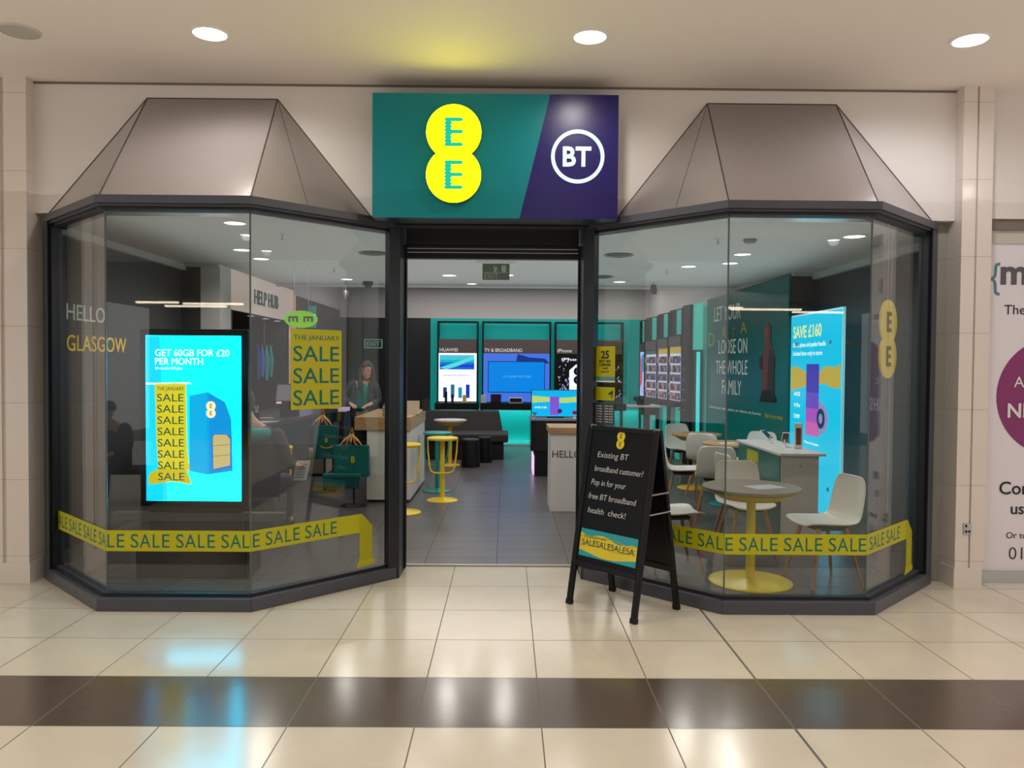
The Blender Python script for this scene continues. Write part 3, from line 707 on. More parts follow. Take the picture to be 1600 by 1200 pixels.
# ================================================================ DIGITAL POSTER in the left bay
tl = at(228, 524, 6.0); br = at(377, 783, 6.0)
dp = thing('digital_poster_stand', (-2.37, 6.05, 0), label='tall cyan digital poster screen in black frame inside left bay window', cat='screen')
SW, SHt = br.x-tl.x, tl.z-br.z; DO = Vector((tl.x, 6.0, br.z))
MB().box(tl.x-.05, br.x+.05, 6.002, 6.09, br.z-.045, tl.z+.05).build('screen_case', BLACKG, dp, world=True, bevel=.006)
MB().box(-2.72, -2.02, 6.02, 6.08, .30, br.z-.045).build('support_panel', BLACK, dp, world=True)
MB().box(-2.80, -1.96, 5.95, 6.3, .012, .30).build('plinth_box', BLACK, dp, world=True, bevel=.01)
MB().box(-3.0, -1.7, 6.0, 6.08, .44, .50).build('cross_rail', mat('rail_grey', (60, 64, 68), .4), dp, world=True)
panel(DO, X, Z, SW, SHt, .003, CYAN, 'lit_screen', dp, y=0)
def D(px, py): v = at(px, py, 6.0); return (v.x-DO.x, v.z-DO.z)
def DP(pts, m, name, lift): return shape(DO, X, Z, [D(*q) for q in pts], .0008, m, name, dp, lift=lift)
E = lambda n_, c_, s_=1.3: em('scr_'+n_, c_, s_)
DP([(229, 525), (250, 525), (262, 782), (229, 782)], E('edge', (0, 170, 240), 2.4), 'screen_shade', .0035)
DP([(324, 612), (352, 628), (362, 655), (364, 736), (322, 742)], E('boxblue', (0, 150, 225)), 'box_side', .0042)
DP([(296, 618), (327, 612), (327, 742), (296, 736)], E('boxlight', (0, 176, 235)), 'box_front', .0042)
DP([(331, 681), (334, 678), (355, 678), (362, 684), (362, 730), (332, 736)], E('simedge', (40, 120, 200)), 'card_edge', .0052)
DP([(333, 682), (336, 679), (354, 679), (360, 686), (360, 727), (334, 733)], E('sim', (226, 206, 140), 1.0), 'gold_card', .0062)
for q in ((334, 696, 360, 694), (334, 712, 360, 710)): DP([(q[0], q[1]), (q[2], q[3]), (q[2], q[3]+1), (q[0], q[1]+1)], E('simline', (190, 160, 90), .8), 'card_line', .0072)
v = D(330, 640); ee_logo(DO + X*v[0] + Z*v[1], X, Z, .036, E('cream', (255, 240, 190), 1.4), E('tan', (200, 150, 70), 1), dp, t=.001, lift=.0056)
DP([(242, 598), (291, 598), (293, 700), (297, 735), (248, 735), (245, 690)], E('yellow', (236, 222, 40), 1.1), 'yellow_ribbon', .0045)
DP([(232, 748), (236, 738), (252, 731), (292, 734), (296, 744), (300, 757), (270, 752), (234, 757)], E('yellow2', (226, 206, 30), 1.05), 'ribbon_pile', .0052)
DP([(228, 598), (296, 597), (300, 600), (228, 601)], E('slot', (230, 255, 255), 1.6), 'slot_line', .0045)
for k in range(8):
    yy = 627 + k*17.6
    T('SALE', 246+k*.25, yy, 12, 6.0, E('ink', (30, 96, 90), .7), dp, wpx=41, lift=.0062)
T('THE JANUARY', 246, 610, 6, 6.0, E('ink', (30, 96, 90), .7), dp, wpx=42, lift=.0062)
T('GET 60GB FOR £20', 243, 556, 10.5, 6.0, E('white', (250, 255, 255), 2), dp, wpx=115, lift=.0052)
T('PER MONTH', 243, 569.5, 10.5, 6.0, E('white', (250, 255, 255), 2), dp, wpx=74, lift=.0052)
T('24 months SIM plan', 243, 577, 4, 6.0, E('white', (250, 255, 255), 2), dp, wpx=42, lift=.0052)

# lettering on the left wall
hg = thing('wall_lettering', (-3.855, 7.2, 1.9), label='HELLO GLASGOW wall lettering in white and yellow on the left dark wall', cat='lettering')
def lw(px):     # depth on the left wall for a picture column
    return min(((abs(at(px, 500, y/50).x+3.86)), y/50) for y in range(300, 480))[1]
ya, yb, yc = lw(104), lw(163), lw(197)
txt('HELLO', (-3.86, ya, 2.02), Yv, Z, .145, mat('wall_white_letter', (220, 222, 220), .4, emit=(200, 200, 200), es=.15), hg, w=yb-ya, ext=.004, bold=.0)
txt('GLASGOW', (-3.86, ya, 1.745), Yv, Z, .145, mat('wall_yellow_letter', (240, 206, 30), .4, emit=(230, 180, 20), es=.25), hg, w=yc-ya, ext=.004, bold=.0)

# slogan on the right teal wall
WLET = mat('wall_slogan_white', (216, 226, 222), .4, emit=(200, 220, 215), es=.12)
def rwy(px):
    return min(((abs(at(px, 500, y/50).x-rw(y/50, .03).x)), y/50) for y in range(480, 830))[1]
def RT(s, px0, px1, ytop, ybot, m=WLET, bold=0, parent=None, name='lettering', pxm=None):
    y0 = rwy(px0); y1 = rwy(px1); P0 = rw(y0, .031); q = at(px0, ybot, y0); q2 = at(px0, ytop, y0)
    o = Vector((P0.x, P0.y, q.z)); w = (rw(y1, .031)-P0).length
    return txt(s, o, RWr, Z, q2.z-q.z, m, parent or tw, w=w, ext=.002, bold=bold, name=name)
RT('LET YOUR', 1116, 1157, 480, 503)
RT('D', 1108, 1117, 520, 541, mat('dec_y1', (196, 180, 40), .4)); RT('A', 1128, 1135, 510, 529, mat('dec_y1', (196, 180, 40), .4))
RT('T', 1143, 1151, 512, 534, mat('dec_o1', (150, 110, 50), .4)); RT('A', 1157, 1167, 503, 521, mat('dec_y1', (196, 180, 40), .4))
RT('LOOSE ON', 1124, 1168, 531, 553); RT('THE WHOLE', 1120, 1169, 563, 584); RT('FAMILY', 1130, 1160, 593, 615)
RT('Unlimited data plans to share at home', 1110, 1191, 633, 637); RT('Ask in store today', 1197, 1226, 645, 652, mat('dec_y1', (196, 180, 40), .4))
# printed figure in brown on the same wall
fg = thing('figure_cutout', rw(10.45, .05) + Z*1.2, label='tall reddish-brown figure cutout with dark foot on the teal wall graphic', cat='cutout')
ya_, yb_ = rwy(1182), rwy(1215); P0 = rw(ya_, .034)
def RP(pts, m, name, lift, t=.004):
    pp = []
    for px, py in pts:
        y = rwy(px); q = at(px, py, y); pp.append(((rw(y, .034)-P0).dot(RWr), q.z))
    return shape(Vector((P0.x, P0.y, 0)), RWr, Z, pp, t, m, name, fg, lift=lift)
BR1 = mat('brown_print', (112, 70, 66), .5, noise=.25, nscale=30); BR2 = mat('brown_print_dark', (58, 44, 46), .5, noise=.2, nscale=30)
RP([(1195, 508), (1199, 504), (1204, 508), (1206, 520), (1204, 528), (1208, 545), (1212, 560), (1211, 590), (1212, 628), (1190, 628), (1193, 600), (1191, 580), (1192, 555), (1196, 540), (1194, 525)], BR1, 'figure_body', 0)
RP([(1205, 545), (1212, 560), (1211, 590), (1212, 626), (1200, 626), (1201, 590), (1203, 560)], BR2, 'figure_shadow_side', .0045, .003)
RP([(1194, 610), (1208, 610), (1215, 624), (1214, 629), (1189, 627)], mat('print_black', (14, 16, 18), .5), 'figure_foot', .0045, .004)
RP([(1188, 560), (1193, 554), (1194, 578), (1189, 576)], BR2, 'held_case', .0045, .003)
RP([(1196, 512), (1202, 512), (1203, 524), (1196, 524)], mat('figure_face', (150, 84, 72), .5), 'figure_face', .0045, .003)

# tall cyan lit poster on the right wall
pa_ = at(1235, 495, 9.75); pb_ = at(1315, 481, 8.2)
lp = thing('lit_wall_poster', (3.6, 9, 0), label='tall cyan backlit poster with purple phone on the right side of the shop', cat='poster')
q0 = Vector((at(1235, 600, 9.78).x, 9.78, 0)); q1 = Vector((at(1315, 600, 8.2).x, 8.2, 0)); LD = (q1-q0).normalized(); LW = (q1-q0).length
CY2 = em('cyan_poster', (0, 196, 236), 1.15)
MB().slab(q0-LD.cross(Z)*.032-rootloc(lp), LD, Z, rect(LW, 2.27, 0, .012), .03).build('poster_case', mat('poster_case_white', (200, 230, 235), .4, emit=(120, 225, 245), es=.5), lp)
for y_ in (8.5, 9.5): MB().box(3.50, 3.87, y_-.02, y_+.02, 1.9, 1.94).box(3.50, 3.87, y_-.02, y_+.02, .3, .34).build('wall_bracket', STEEL, lp, world=True)
panel(q0, LD, Z, LW-.02, 2.23, .004, CY2, 'lit_face', lp, x=.01, y=.03)
LH = 2.26
def LPp(pts): return [(u*LW, v*LH) for u, v in pts]
def LS(pts, m, name, lift): return shape(q0, LD, Z, LPp(pts), .001, m, name, lp, lift=lift)
YP = em('poster_yellow', (226, 200, 60), .75)
LS([(.02, .72), (.1, .735), (.25, .72), (.36, .70), (.36, .63), (.25, .62), (.02, .60)][::-1], YP, 'yellow_ribbon', .005)
LS([(.60, .70), (.72, .735), (.9, .73), (.985, .745), (.985, .63), (.85, .63), (.70, .65), (.60, .64)][::-1], YP, 'yellow_ribbon', .005)
for zt, cc, lf in ((.745, (72, 60, 200), .006), (.60, (120, 80, 220), .007), (.52, (200, 90, 220), .008), (.45, (236, 110, 210), .009)):
    LS([(.36, .38), (.61, .38), (.61, zt), (.36, zt)], em('phone_%d' % int(zt*1000), cc, .8), 'phone_screen', lf)
shape(q0, LD, Z, circ(.60*LW, .475*LH, .19*LW, .085*LH), .001, em('speaker_pale', (170, 170, 226), .75), 'speaker_disc', lp, lift=.0055)
shape(q0, LD, Z, circ(.66*LW, .475*LH, .075*LW, .05*LH), .001, em('speaker_navy', (40, 40, 120), .6), 'speaker_cone', lp, lift=.0105)
shape(q0, LD, Z, circ(.66*LW, .475*LH, .035*LW, .025*LH), .001, em('speaker_pale', (170, 170, 226), .75), 'speaker_cone', lp, lift=.0115)
WP = em('poster_white', (240, 255, 250), 1.2); YW = em('poster_paleyellow', (236, 246, 160), 1.1)
txt('SAVE £160', q0 + LD*.06*LW + Z*.885*LH, LD, Z, .14, YW, lp, w=.58*LW, lift=.005, bold=.02)
txt('On the phone and speaker bundle', q0 + LD*.06*LW + Z*.835*LH, LD, Z, .055, WP, lp, w=.66*LW, lift=.005)
txt('Limited time only in store', q0 + LD*.06*LW + Z*.79*LH, LD, Z, .055, WP, lp, w=.60*LW, lift=.005)
for k in range(3): txt(('64GB', '4.9in', '12MP')[k], q0 + LD*.10*LW + Z*(.575-.06*k)*LH, LD, Z, .05, WP, lp, w=.13*LW, lift=.005)
txt('Phone and speaker', q0 + LD*.34*LW + Z*.335*LH, LD, Z, .03, WP, lp, w=.28*LW, lift=.005)
# ================================================================ SHOP CEILING
spots = [((367, 348), .085, 'front left of the left bay'), ((378, 390), .085, ''), ((408, 404), .085, ''), ((542, 436), .08, ''), ((702, 430), .09, ''), ((1076, 416), .085, ''),
         ((1160, 397), .085, ''), ((1141, 411), .085, ''), ((1335, 369), .09, ''), ((500, 460), .08, ''), ((968, 440), .085, '')]
where = ['round shop downlight farthest left, nearest the front glass of the left bay', 'round shop downlight second from the left, above the cyan screen',
         'round shop downlight just right of the first left glass joint', 'round shop downlight above the January sale poster', 'bright round downlight seen through the open entrance, left of the exit sign',
         'round shop downlight left of the right bay glass joint', 'round shop downlight just right of the right bay glass joint', 'round shop downlight right of the joint, the lower of that pair',
         'round shop downlight farthest right, over the chairs in the right bay', 'small round shop downlight above the help hub fascia end', 'small round downlight just right of the entrance jamb']
for ((px, py), r_, _), lb in zip(spots, where):
    c = onz(px, py, SH)
    if c.y > 11.5: c = onz(px, py+3, 3.3) if False else c
    zc = SH if c.y < 11.6 else 3.3
    c = onz(px, py, zc)
    if c.y > 15.6: c = Vector((at(px, py, 15.3).x, 15.3, zc))
    downlight('shop_downlight', c, r_, lb, 'shop ceiling downlights', LAMPS, SHOP_E, rim=SHOPW)
for (px, py), lb in (((737, 443), 'small lit downlight left below the exit sign in the raised rear ceiling'), ((1022, 465), 'small lit downlight at the back right of the shop ceiling')):
    c = onz(px, py, SH if onz(px, py, SH).y < 11.6 else 3.3); c = c if c.y < 15.6 else Vector((at(px, py, 15.3).x-.4, 15.3, 3.3)); downlight('shop_downlight', c, .07, lb, 'shop ceiling downlights', LAMPS, 8, rim=SHOPW)
# extra fittings that light the middle of the shop, hidden above the door head
for x, y in ((-.9, 7.6), (.6, 7.6), (0, 10.2)):
    downlight('shop_downlight', Vector((x, y, SH)), .085, 'round shop downlight over the centre aisle behind the shop sign', 'aisle downlights', LAMPS, SHOP_E, rim=SHOPW)

def sprinkler(px, py, lb):
    c = onz(px, py, SH); t = thing('sprinkler_head', c, label=lb, cat='sprinkler', group='ceiling sprinklers')
    MB().lathe([(.035, 0), (.035, -.006)]).build('sprinkler_rose', SHOPW, t); MB().lathe([(.008, -.006), (.008, -.05), (.022, -.052), (.022, -.056)], seg=12).build('sprinkler_nozzle', STEEL, t)
sprinkler(441, 366, 'small ceiling sprinkler above the help hub, right of the glass joint'); sprinkler(522, 418, 'small ceiling sprinkler above the January sale poster')
sprinkler(1122, 373, 'small ceiling sprinkler left of the right bay glass joint'); sprinkler(1042, 422, 'small ceiling sprinkler left of the downlights in right bay')
def vent(px, py, lb):
    c = onz(px, py, SH); t = thing('ceiling_diffuser', c, label=lb, cat='air vent', group='round air diffusers')
    for k, r_ in enumerate((.14, .10, .06)): MB().lathe([(r_, 0), (r_+.012, -.012-.006*k), (r_-.004, -.014-.006*k), (r_-.02, 0)], seg=32).build('diffuser_ring', mat('vent_grey', (120, 124, 122), .5), t, smooth=True)
vent(583, 395, 'round air diffuser in shop ceiling at top right of the left bay'); vent(967, 398, 'round air diffuser in shop ceiling just right of the entrance'); vent(940, 432, 'smaller round air diffuser low beside the right jamb')
c = onz(575, 440, SH); t = thing('dome_camera', c, label='small black dome security camera under the ceiling left of the entrance', cat='camera')
MB().lathe([(.07, 0), (.075, -.04), (.06, -.05)]).build('camera_base', BLACK, t, smooth=True)
MB().ball((0, 0, -.05), .055).build('camera_dome', BLACKG, t, smooth=True)
for px, py, lb in ((540, 462, 'small dark cylindrical detector hanging in the left half of the shop ceiling'), (1021, 453, 'small dark cylindrical detector hanging in the right half of the shop ceiling')):
    c = onz(px, py, SH); c = Vector((at(px, py, 11).x, 11.0, SH))
    t = thing('hanging_detector', c, label=lb, cat='detector'); z_ = at(px, py, 11).z-SH
    MB().tube([(0, 0, 0), (0, 0, z_+.06)], .006, 8).build('detector_rod', BLACK, t); MB().lathe([(.045, z_-.06), (.05, z_), (.04, z_+.07)], seg=16).build('detector_body', mat('dk_brown', (34, 28, 28), .5), t, smooth=True)
# dome smoke/light reflector thing at right bay
c = onz(1172, 374, SH); t = thing('smoke_detector', c, label='round grey smoke detector on the ceiling right of the right bay joint', cat='smoke detector')
MB().lathe([(.06, 0), (.06, -.015), (.045, -.035), (.02, -.04)]).build('detector_cap', mat('vent_grey', (120, 124, 122), .5), t, smooth=True)
# exit sign, hanging
ex = at(775, 425, 8.6)
t = thing('exit_sign', ex, label='hanging rectangular emergency exit sign seen through the top of the entrance', cat='sign')
w_, h_ = 42*8.6/FPX, 25*8.6/FPX
MB().box(-w_/2, w_/2, -.01, .01, -h_/2, h_/2).build('sign_panel', mat('exit_green_grey', (86, 96, 84), .4), t, bevel=.003)
MB().box(-w_*.75, w_*.75, -.03, .03, h_/2, h_/2+.03).build('sign_housing', SHOPW, t)
MB().tube([(-.1, 0, h_/2+.03), (-.1, 0, SH-ex.z)], .004, 6).build('sign_rod', STEEL, t); MB().tube([(.1, 0, h_/2+.03), (.1, 0, SH-ex.z)], .004, 6).build('sign_rod', STEEL, t)
EXW = mat('exit_pale', (150, 158, 146), .5)
txt('EXIT', (ex.x-w_*.42, ex.y-.011, ex.z-h_*.42), X, Z, h_*.33, EXW, t, w=w_*.5, name='exit_word')
panel((ex.x, ex.y-.011, ex.z), X, Z, w_*.9, .006, .001, EXW, 'divider_line', t, x=-w_*.45, y=-.01)
shape((ex.x, ex.y-.011, ex.z), X, Z, [(-.03, .0), (-.015, .035), (-.03, .05), (-.02, .065), (0, .045), (.02, .06), (.01, .03), (.02, .0), (.005, .02), (-.01, .0)], .001, EXW, 'running_figure', t)
shape((ex.x, ex.y-.011, ex.z), X, Z, [(.06, .0), (.11, .0), (.11, .07), (.06, .07)], .001, EXW, 'door_symbol', t)
ex = at(583, 537, 15.9)
t = thing('exit_sign', ex, label='small lit exit sign on the dark back wall above the member of staff', cat='sign')
w_, h_ = 28*15.9/FPX, 14*15.9/FPX
MB().box(-w_/2, w_/2, 0, .04, -h_/2, h_/2).build('sign_border', em('exit_edge', (150, 190, 170), .5), t)
MB().box(-w_/2+.015, w_/2-.015, -.002, 0.0, -h_/2+.015, h_/2-.015).build('sign_panel', mat('exit_dkgreen', (20, 60, 44), .4), t)
txt('EXIT', (ex.x-w_*.38, ex.y-.003, ex.z-h_*.25), X, Z, h_*.5, em('exit_edge', (150, 190, 170), .5), t, w=w_*.76, name='exit_word')
MB().box(-.05, .05, .04, .2, -.03, .03).build('sign_bracket', BLACK, t)

# help hub portal
hh = thing('help_hub_portal', (-3.4, 11, 0), label='white HELP HUB fascia and post framing the recess on the left', cat='portal')
MB().box(-3.44, -3.40, 9.75, 12.6, 2.31, SH-.002).build('fascia_board', mat('fascia_white_glow', (214, 204, 198), .5, emit=(235, 205, 190), es=.28), hh, world=True)  # weak warm glow put into the board's material to raise its brightness
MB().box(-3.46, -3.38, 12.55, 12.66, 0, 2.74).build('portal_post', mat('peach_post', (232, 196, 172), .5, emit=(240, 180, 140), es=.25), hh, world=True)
def lyy(px, xx): return min(((abs(at(px, 500, y/50).x-xx)), y/50) for y in range(300, 800))[1]
y0 = lyy(397, -3.4); y1 = lyy(434, -3.4); zb = at(397, 474, y0).z; zt = at(397, 452, y0).z
txt('HELP HUB', (-3.40, y0, zb), Yv, Z, zt-zb, mat('dk_teal_letter', (0, 74, 72), .4), hh, w=y1-y0, ext=.01, bold=.02)
for yy in (11.03, 11.7, 12.3): downlight('recess_downlight', Vector((-3.57, yy, 2.31)), .05, 'small downlight under the help hub recess ceiling', 'help hub recess downlights', LAMPS, 3)
# things hanging in the recess
t = thing('hanging_lanyards', at(413, 552, 12.3), label='bunch of blue and teal lanyards hanging in the help hub recess', cat='lanyards')
for k, cc in enumerate(((40, 70, 160), (70, 110, 200), (30, 160, 160), (20, 140, 140))):
    x = -.1+.065*k; MB().tube([(x, 0, .12), (x+.02, .0, -.1), (x+.01, .0, -.42+.05*(k % 2))], [.012, .035, .02], 8).build('lanyard', mat('lan%d' % k, cc, .5, emit=cc, es=.15), t, smooth=True)
MB().tube([(-.12, 0, .13), (.14, 0, .13)], .008, 6).tube([(0, 0, .13), (0, 0, 2.31-t.location.z)], .004, 6).build('hanging_rail', STEEL, t)
# green oval lit sign, hanging banner
c = at(471, 499, 9.0)
t = thing('oval_lit_sign', c, label='small glowing green oval logo sign hanging beside the help hub post', cat='sign')
GRN = em('green_oval', (130, 200, 0), .8)
pts = circ(0, 0, .185, .098, 40)
shape(c, X, Z, pts, .03, GRN, 'sign_disc', t)
for sx_ in (-1, 1):
    q = rotpts([(x*.11, y*.11) for x, y in [(-.3, -.5), (.3, -.5), (.3, -.3), (-.1, -.3), (-.1, -.1), (.25, -.1), (.25, .1), (-.1, .1), (-.1, .3), (.3, .3), (.3, .5), (-.3, .5)]], -math.pi/2)
    shape(c + X*(.085*sx_), X, Z, q, .002, mat('oval_ink', (20, 50, 10), .5), 'sign_letter', t, lift=.031)
for dx in (-.08, .08): MB().tube([(dx, .0, .08), (dx, .0, SH-c.z)], .003, 6).build('hanging_rod', STEEL, t)
q = at(477, 478, 13.6); q2 = at(494, 512, 13.6)
t = thing('teal_banner', ((q.x+q2.x)/2, 13.6, q2.z), label='small hanging teal banner behind the green oval sign', cat='banner')
MB().box(q.x, q2.x, 13.6, 13.61, q2.z, q.z).build('banner_sheet', mat('banner_teal', (60, 170, 160), .5, emit=(60, 170, 160), es=.3), t, world=True)
MB().tube([((q.x+q2.x)/2, 13.605, q.z), ((q.x+q2.x)/2, 13.605, 3.3)], .004, 6).build('banner_wire', STEEL, t, world=True)
# lit screen on the left rear wall
t = thing('lit_side_screen', (-3.38, 13.2, 1.2), label='pale lavender lit screen on left rear wall beside the sale poster', cat='screen')
MB().box(-3.395, -3.36, 12.75, 13.6, .95, 2.05).build('screen_case', BLACK, t, world=True)
panel((-3.36, 12.8, 1.0), Yv, Z, .75, 1.0, .003, em('lavender', (196, 200, 250), .9), 'lit_face', t)
shape((-3.36, 12.8, 1.0), Yv, Z, [(.1, .1), (.3, .2), (.5, .1), (.6, .3), (.4, .5), (.2, .4)], .001, em('violet_print', (90, 70, 190), .8), 'screen_picture', t, lift=.004)

# ================================================================ BACK WALL UNITS
def bx(px): return at(px, 570, 15.85).x
def bz(py, px=760): return at(px, py, 15.85).z
GREYH = mat('brown_grey_header', (92, 82, 84), .5)
def unit(pa, pb, title, name, lab):
    x0, x1 = bx(pa), bx(pb); t = thing(name, ((x0+x1)/2, 15.95, 0), label=lab, cat='display unit')
    zt = bz(502); zh0, zh1 = bz(552), bz(530); zl = bz(629)
    f = .03
    for xx in (x0, x1-f): MB().box(xx, xx+f, 15.85, 16.09, 0, zt).build('frame_upright', BLACK, t, world=True)
    MB().box(x0+f, x1-f, 15.85, 15.89, zt-.04, zt).build('frame_top', BLACK, t, world=True)
    MB().box(x0+f, x1-f, 15.86, 15.92, zh0, zh1).build('header_panel', GREYH, t, world=True)
    MB().box(x0+f, x1-f, 15.87, 15.93, zl+.02, zh0).build('screen_backing', BLACK, t, world=True)
    MB().box(x0-.02, x1+.02, 15.55, 16.09, zl-.13, zl).build('shelf', BLACK, t, world=True)
    txt(title, (x0+.05, 15.859, zh0+.03), X, Z, .07, mat('header_letters', (220, 214, 210), .5, emit=(220, 214, 210), es=.3), t, ext=.004, bold=.01,
        w={'HUAWEI': .36, 'TV & BROADBAND': .76, 'iPhone': .29}[title])
    return t, x0+f, x1-f, zl+.02, zh0
bpy_units = []
t, x0, x1, z0, z1 = unit(683, 747, 'HUAWEI', 'phone_display_unit', 'black framed wall display unit headed HUAWEI on the teal back wall')
o = Vector((x0, 15.869, z0)); w, h = x1-x0, z1-z0
panel(o, X, Z, w, h, .003, em('lit_white', (240, 246, 255), 1.3), 'lit_poster', t)
for k in range(6): shape(o, X, Z, [(.02, h*(.66+.05*k)), (w*.94, h*(.66+.05*k)), (w*.94, h*(.71+.05*k)), (.02, h*(.71+.05*k))], .001,
                         em('hw%d' % k, [(20, 110, 220), (30, 60, 220), (20, 120, 226), (20, 190, 210), (60, 210, 220), (90, 200, 235)][k], .9), 'picture_band', t, lift=.004)
shape(o, X, Z, [(.02, h*.70), (w*.5, h*.82), (w*.94, h*.95), (w*.94, h*.88), (w*.5, h*.73), (w*.2, h*.66)], .001, em('hwx', (90, 230, 230), .9), 'picture_sweep', t, lift=.0055)
txt('HUAWEI P30 Pro', o + X*w*.12 + Z*h*.52, X, Z, .04, em('hwink', (90, 90, 120), .6), t, w=w*.7, lift=.004)
for k in range(4): shape(o, X, Z, rect(w*.1, h*(.22+.06*(k % 2)), w*(.12+.2*k), h*.07), .001, em('hwp%d' % k, [(40, 70, 130), (60, 130, 160), (20, 170, 220), (30, 60, 200)][k], .7), 'picture_phone', t, lift=.004)
t, x0, x1, z0, z1 = unit(753, 861, 'TV & BROADBAND', 'broadband_display_unit', 'wide black framed unit headed TV & BROADBAND in the middle of the back wall')
o = Vector((x0, 15.869, z0)); w, h = x1-x0, z1-z0
panel(o, X, Z, w, h, .003, em('tvback', (70, 120, 235), .9), 'lit_poster', t)
shape(o, X, Z, [(w*.5, h*.8), (w, h*.8), (w*.93, h*.9), (w*.7, h*.92), (w*.52, h*.99), (w*.5, h*.9)], .001, em('tvshape', (20, 60, 160), .7), 'poster_shape', t, lift=.004)
tv = thing('wall_television', (x0+w*.5, 15.8, z0+h*.2), label='large television with plain blue screen on the broadband unit', cat='television')
MB().box(x0+w*.07, x0+w*.93, 15.80, 15.868, z0+h*.19, z0+h*.84).build('television_case', BLACKG, tv, world=True, bevel=.004)
panel((x0+w*.08, 15.799, z0+h*.205), X, Z, w*.84, h*.62, .002, em('tvblue', (0, 130, 226), 1.0), 'television_screen', tv)
txt('A CLEAR PICTURE', (x0+w*.3, 15.797, z0+h*.5), X, Z, .045, em('tvtxt', (90, 200, 245), .9), tv, w=w*.42)
t, x0, x1, z0, z1 = unit(867, 974, 'iPhone', 'phone_display_unit', 'black framed wall display unit headed iPhone partly behind the right jamb')
o = Vector((x0, 15.869, z0)); w, h = x1-x0, z1-z0
panel(o, X, Z, w, h, .003, mat('poster_black', (12, 10, 16), .3), 'lit_poster', t)
shape(o, X, Z, [(w*.2, .0), (w*.62, .0), (w*.62, h*.72), (w*.58, h*.78), (w*.3, h*.78), (w*.2, h*.66)], .001, em('ipwhite', (235, 240, 250), 1.1), 'picture_phone', t, lift=.004)
for zz in (.64, .46):
    shape(o, X, Z, circ(w*.33, h*zz, .085), .001, em('lensdk', (24, 24, 40), .3), 'picture_lens', t, lift=.0055); shape(o, X, Z, circ(w*.33, h*zz, .035), .001, em('lenslt', (110, 120, 150), .4), 'picture_lens', t, lift=.007)
for k in range(70):
    a_ = random.random(); left = random.random() < .5
    cx_ = w*(.03+.15*random.random()) if left else w*(.66+.32*random.random()); cy_ = h*(.05+.8*a_)
    dx, dy = random.uniform(-.03, .03), random.uniform(.01, .06)
    if k == 0: spl = MB()
    spl.slab(o + Vector((0, -.004, 0)) - rootloc(t), X, Z, [(cx_, cy_), (cx_+.018, cy_), (cx_+.018+dx, cy_+dy), (cx_+dx, cy_+dy)], .001)
spl.build('picture_splash', em('splash', (190, 180, 240), .8), t)
txt('iPhone 11', o + X*w*.08 + Z*h*.86, X, Z, .055, em('ipwhite', (235, 240, 250), 1.1), t, w=w*.5, lift=.004, bold=.02)
# devices standing on the shelf
zl = bz(629)
def small(name, px, py0, py1, wpx, m, lb, cat, Y=15.66, dep=.06, scr=None):
    x = at(px, 600, Y).x; z0_ = zl; z1_ = at(px, py0, Y).z; w_ = wpx*Y/FPX
    t = thing(name, (x, Y, z0_), label=lb, cat=cat)
    MB().box(-w_/2, w_/2, -dep/2, dep/2, 0, max(.03, z1_-z0_)).build('body', m, t, bevel=.006)
    if scr: MB().box(-w_/2+.015, w_/2-.015, -dep/2-.003, -dep/2, .02, max(.05, z1_-z0_-.015)).build('display', scr, t)
    return t
small('router', 756, 617, 629, 9, mat('pale_grey_pl', (190, 196, 196), .4), 'pale grey router box on the back shelf left of the black one', 'router')
small('set_top_box', 775, 616, 629, 16, BLACK, 'black set-top box standing on the back shelf under the television', 'set-top box', scr=em('stb', (60, 20, 60), .3))
small('desk_clock', 806, 621, 629, 21, WHITE, 'small white-edged clock display on the back shelf right of the set-top box', 'clock', scr=mat('clockface', (30, 24, 50), .3))
small('phone_handset', 697, 612, 629, 4, BLACK, 'slim dark phone standing left on the shelf under the HUAWEI poster', 'phone', dep=.02)
small('phone_handset', 707, 616, 629, 4, mat('navyph', (40, 50, 90), .3), 'shorter navy phone on the shelf under the HUAWEI poster', 'phone', dep=.02)
small('phone_handset', 726, 617, 629, 6, mat('yelph', (220, 200, 90), .4), 'pale yellow boxed phone on the shelf under the HUAWEI poster', 'phone', dep=.03)

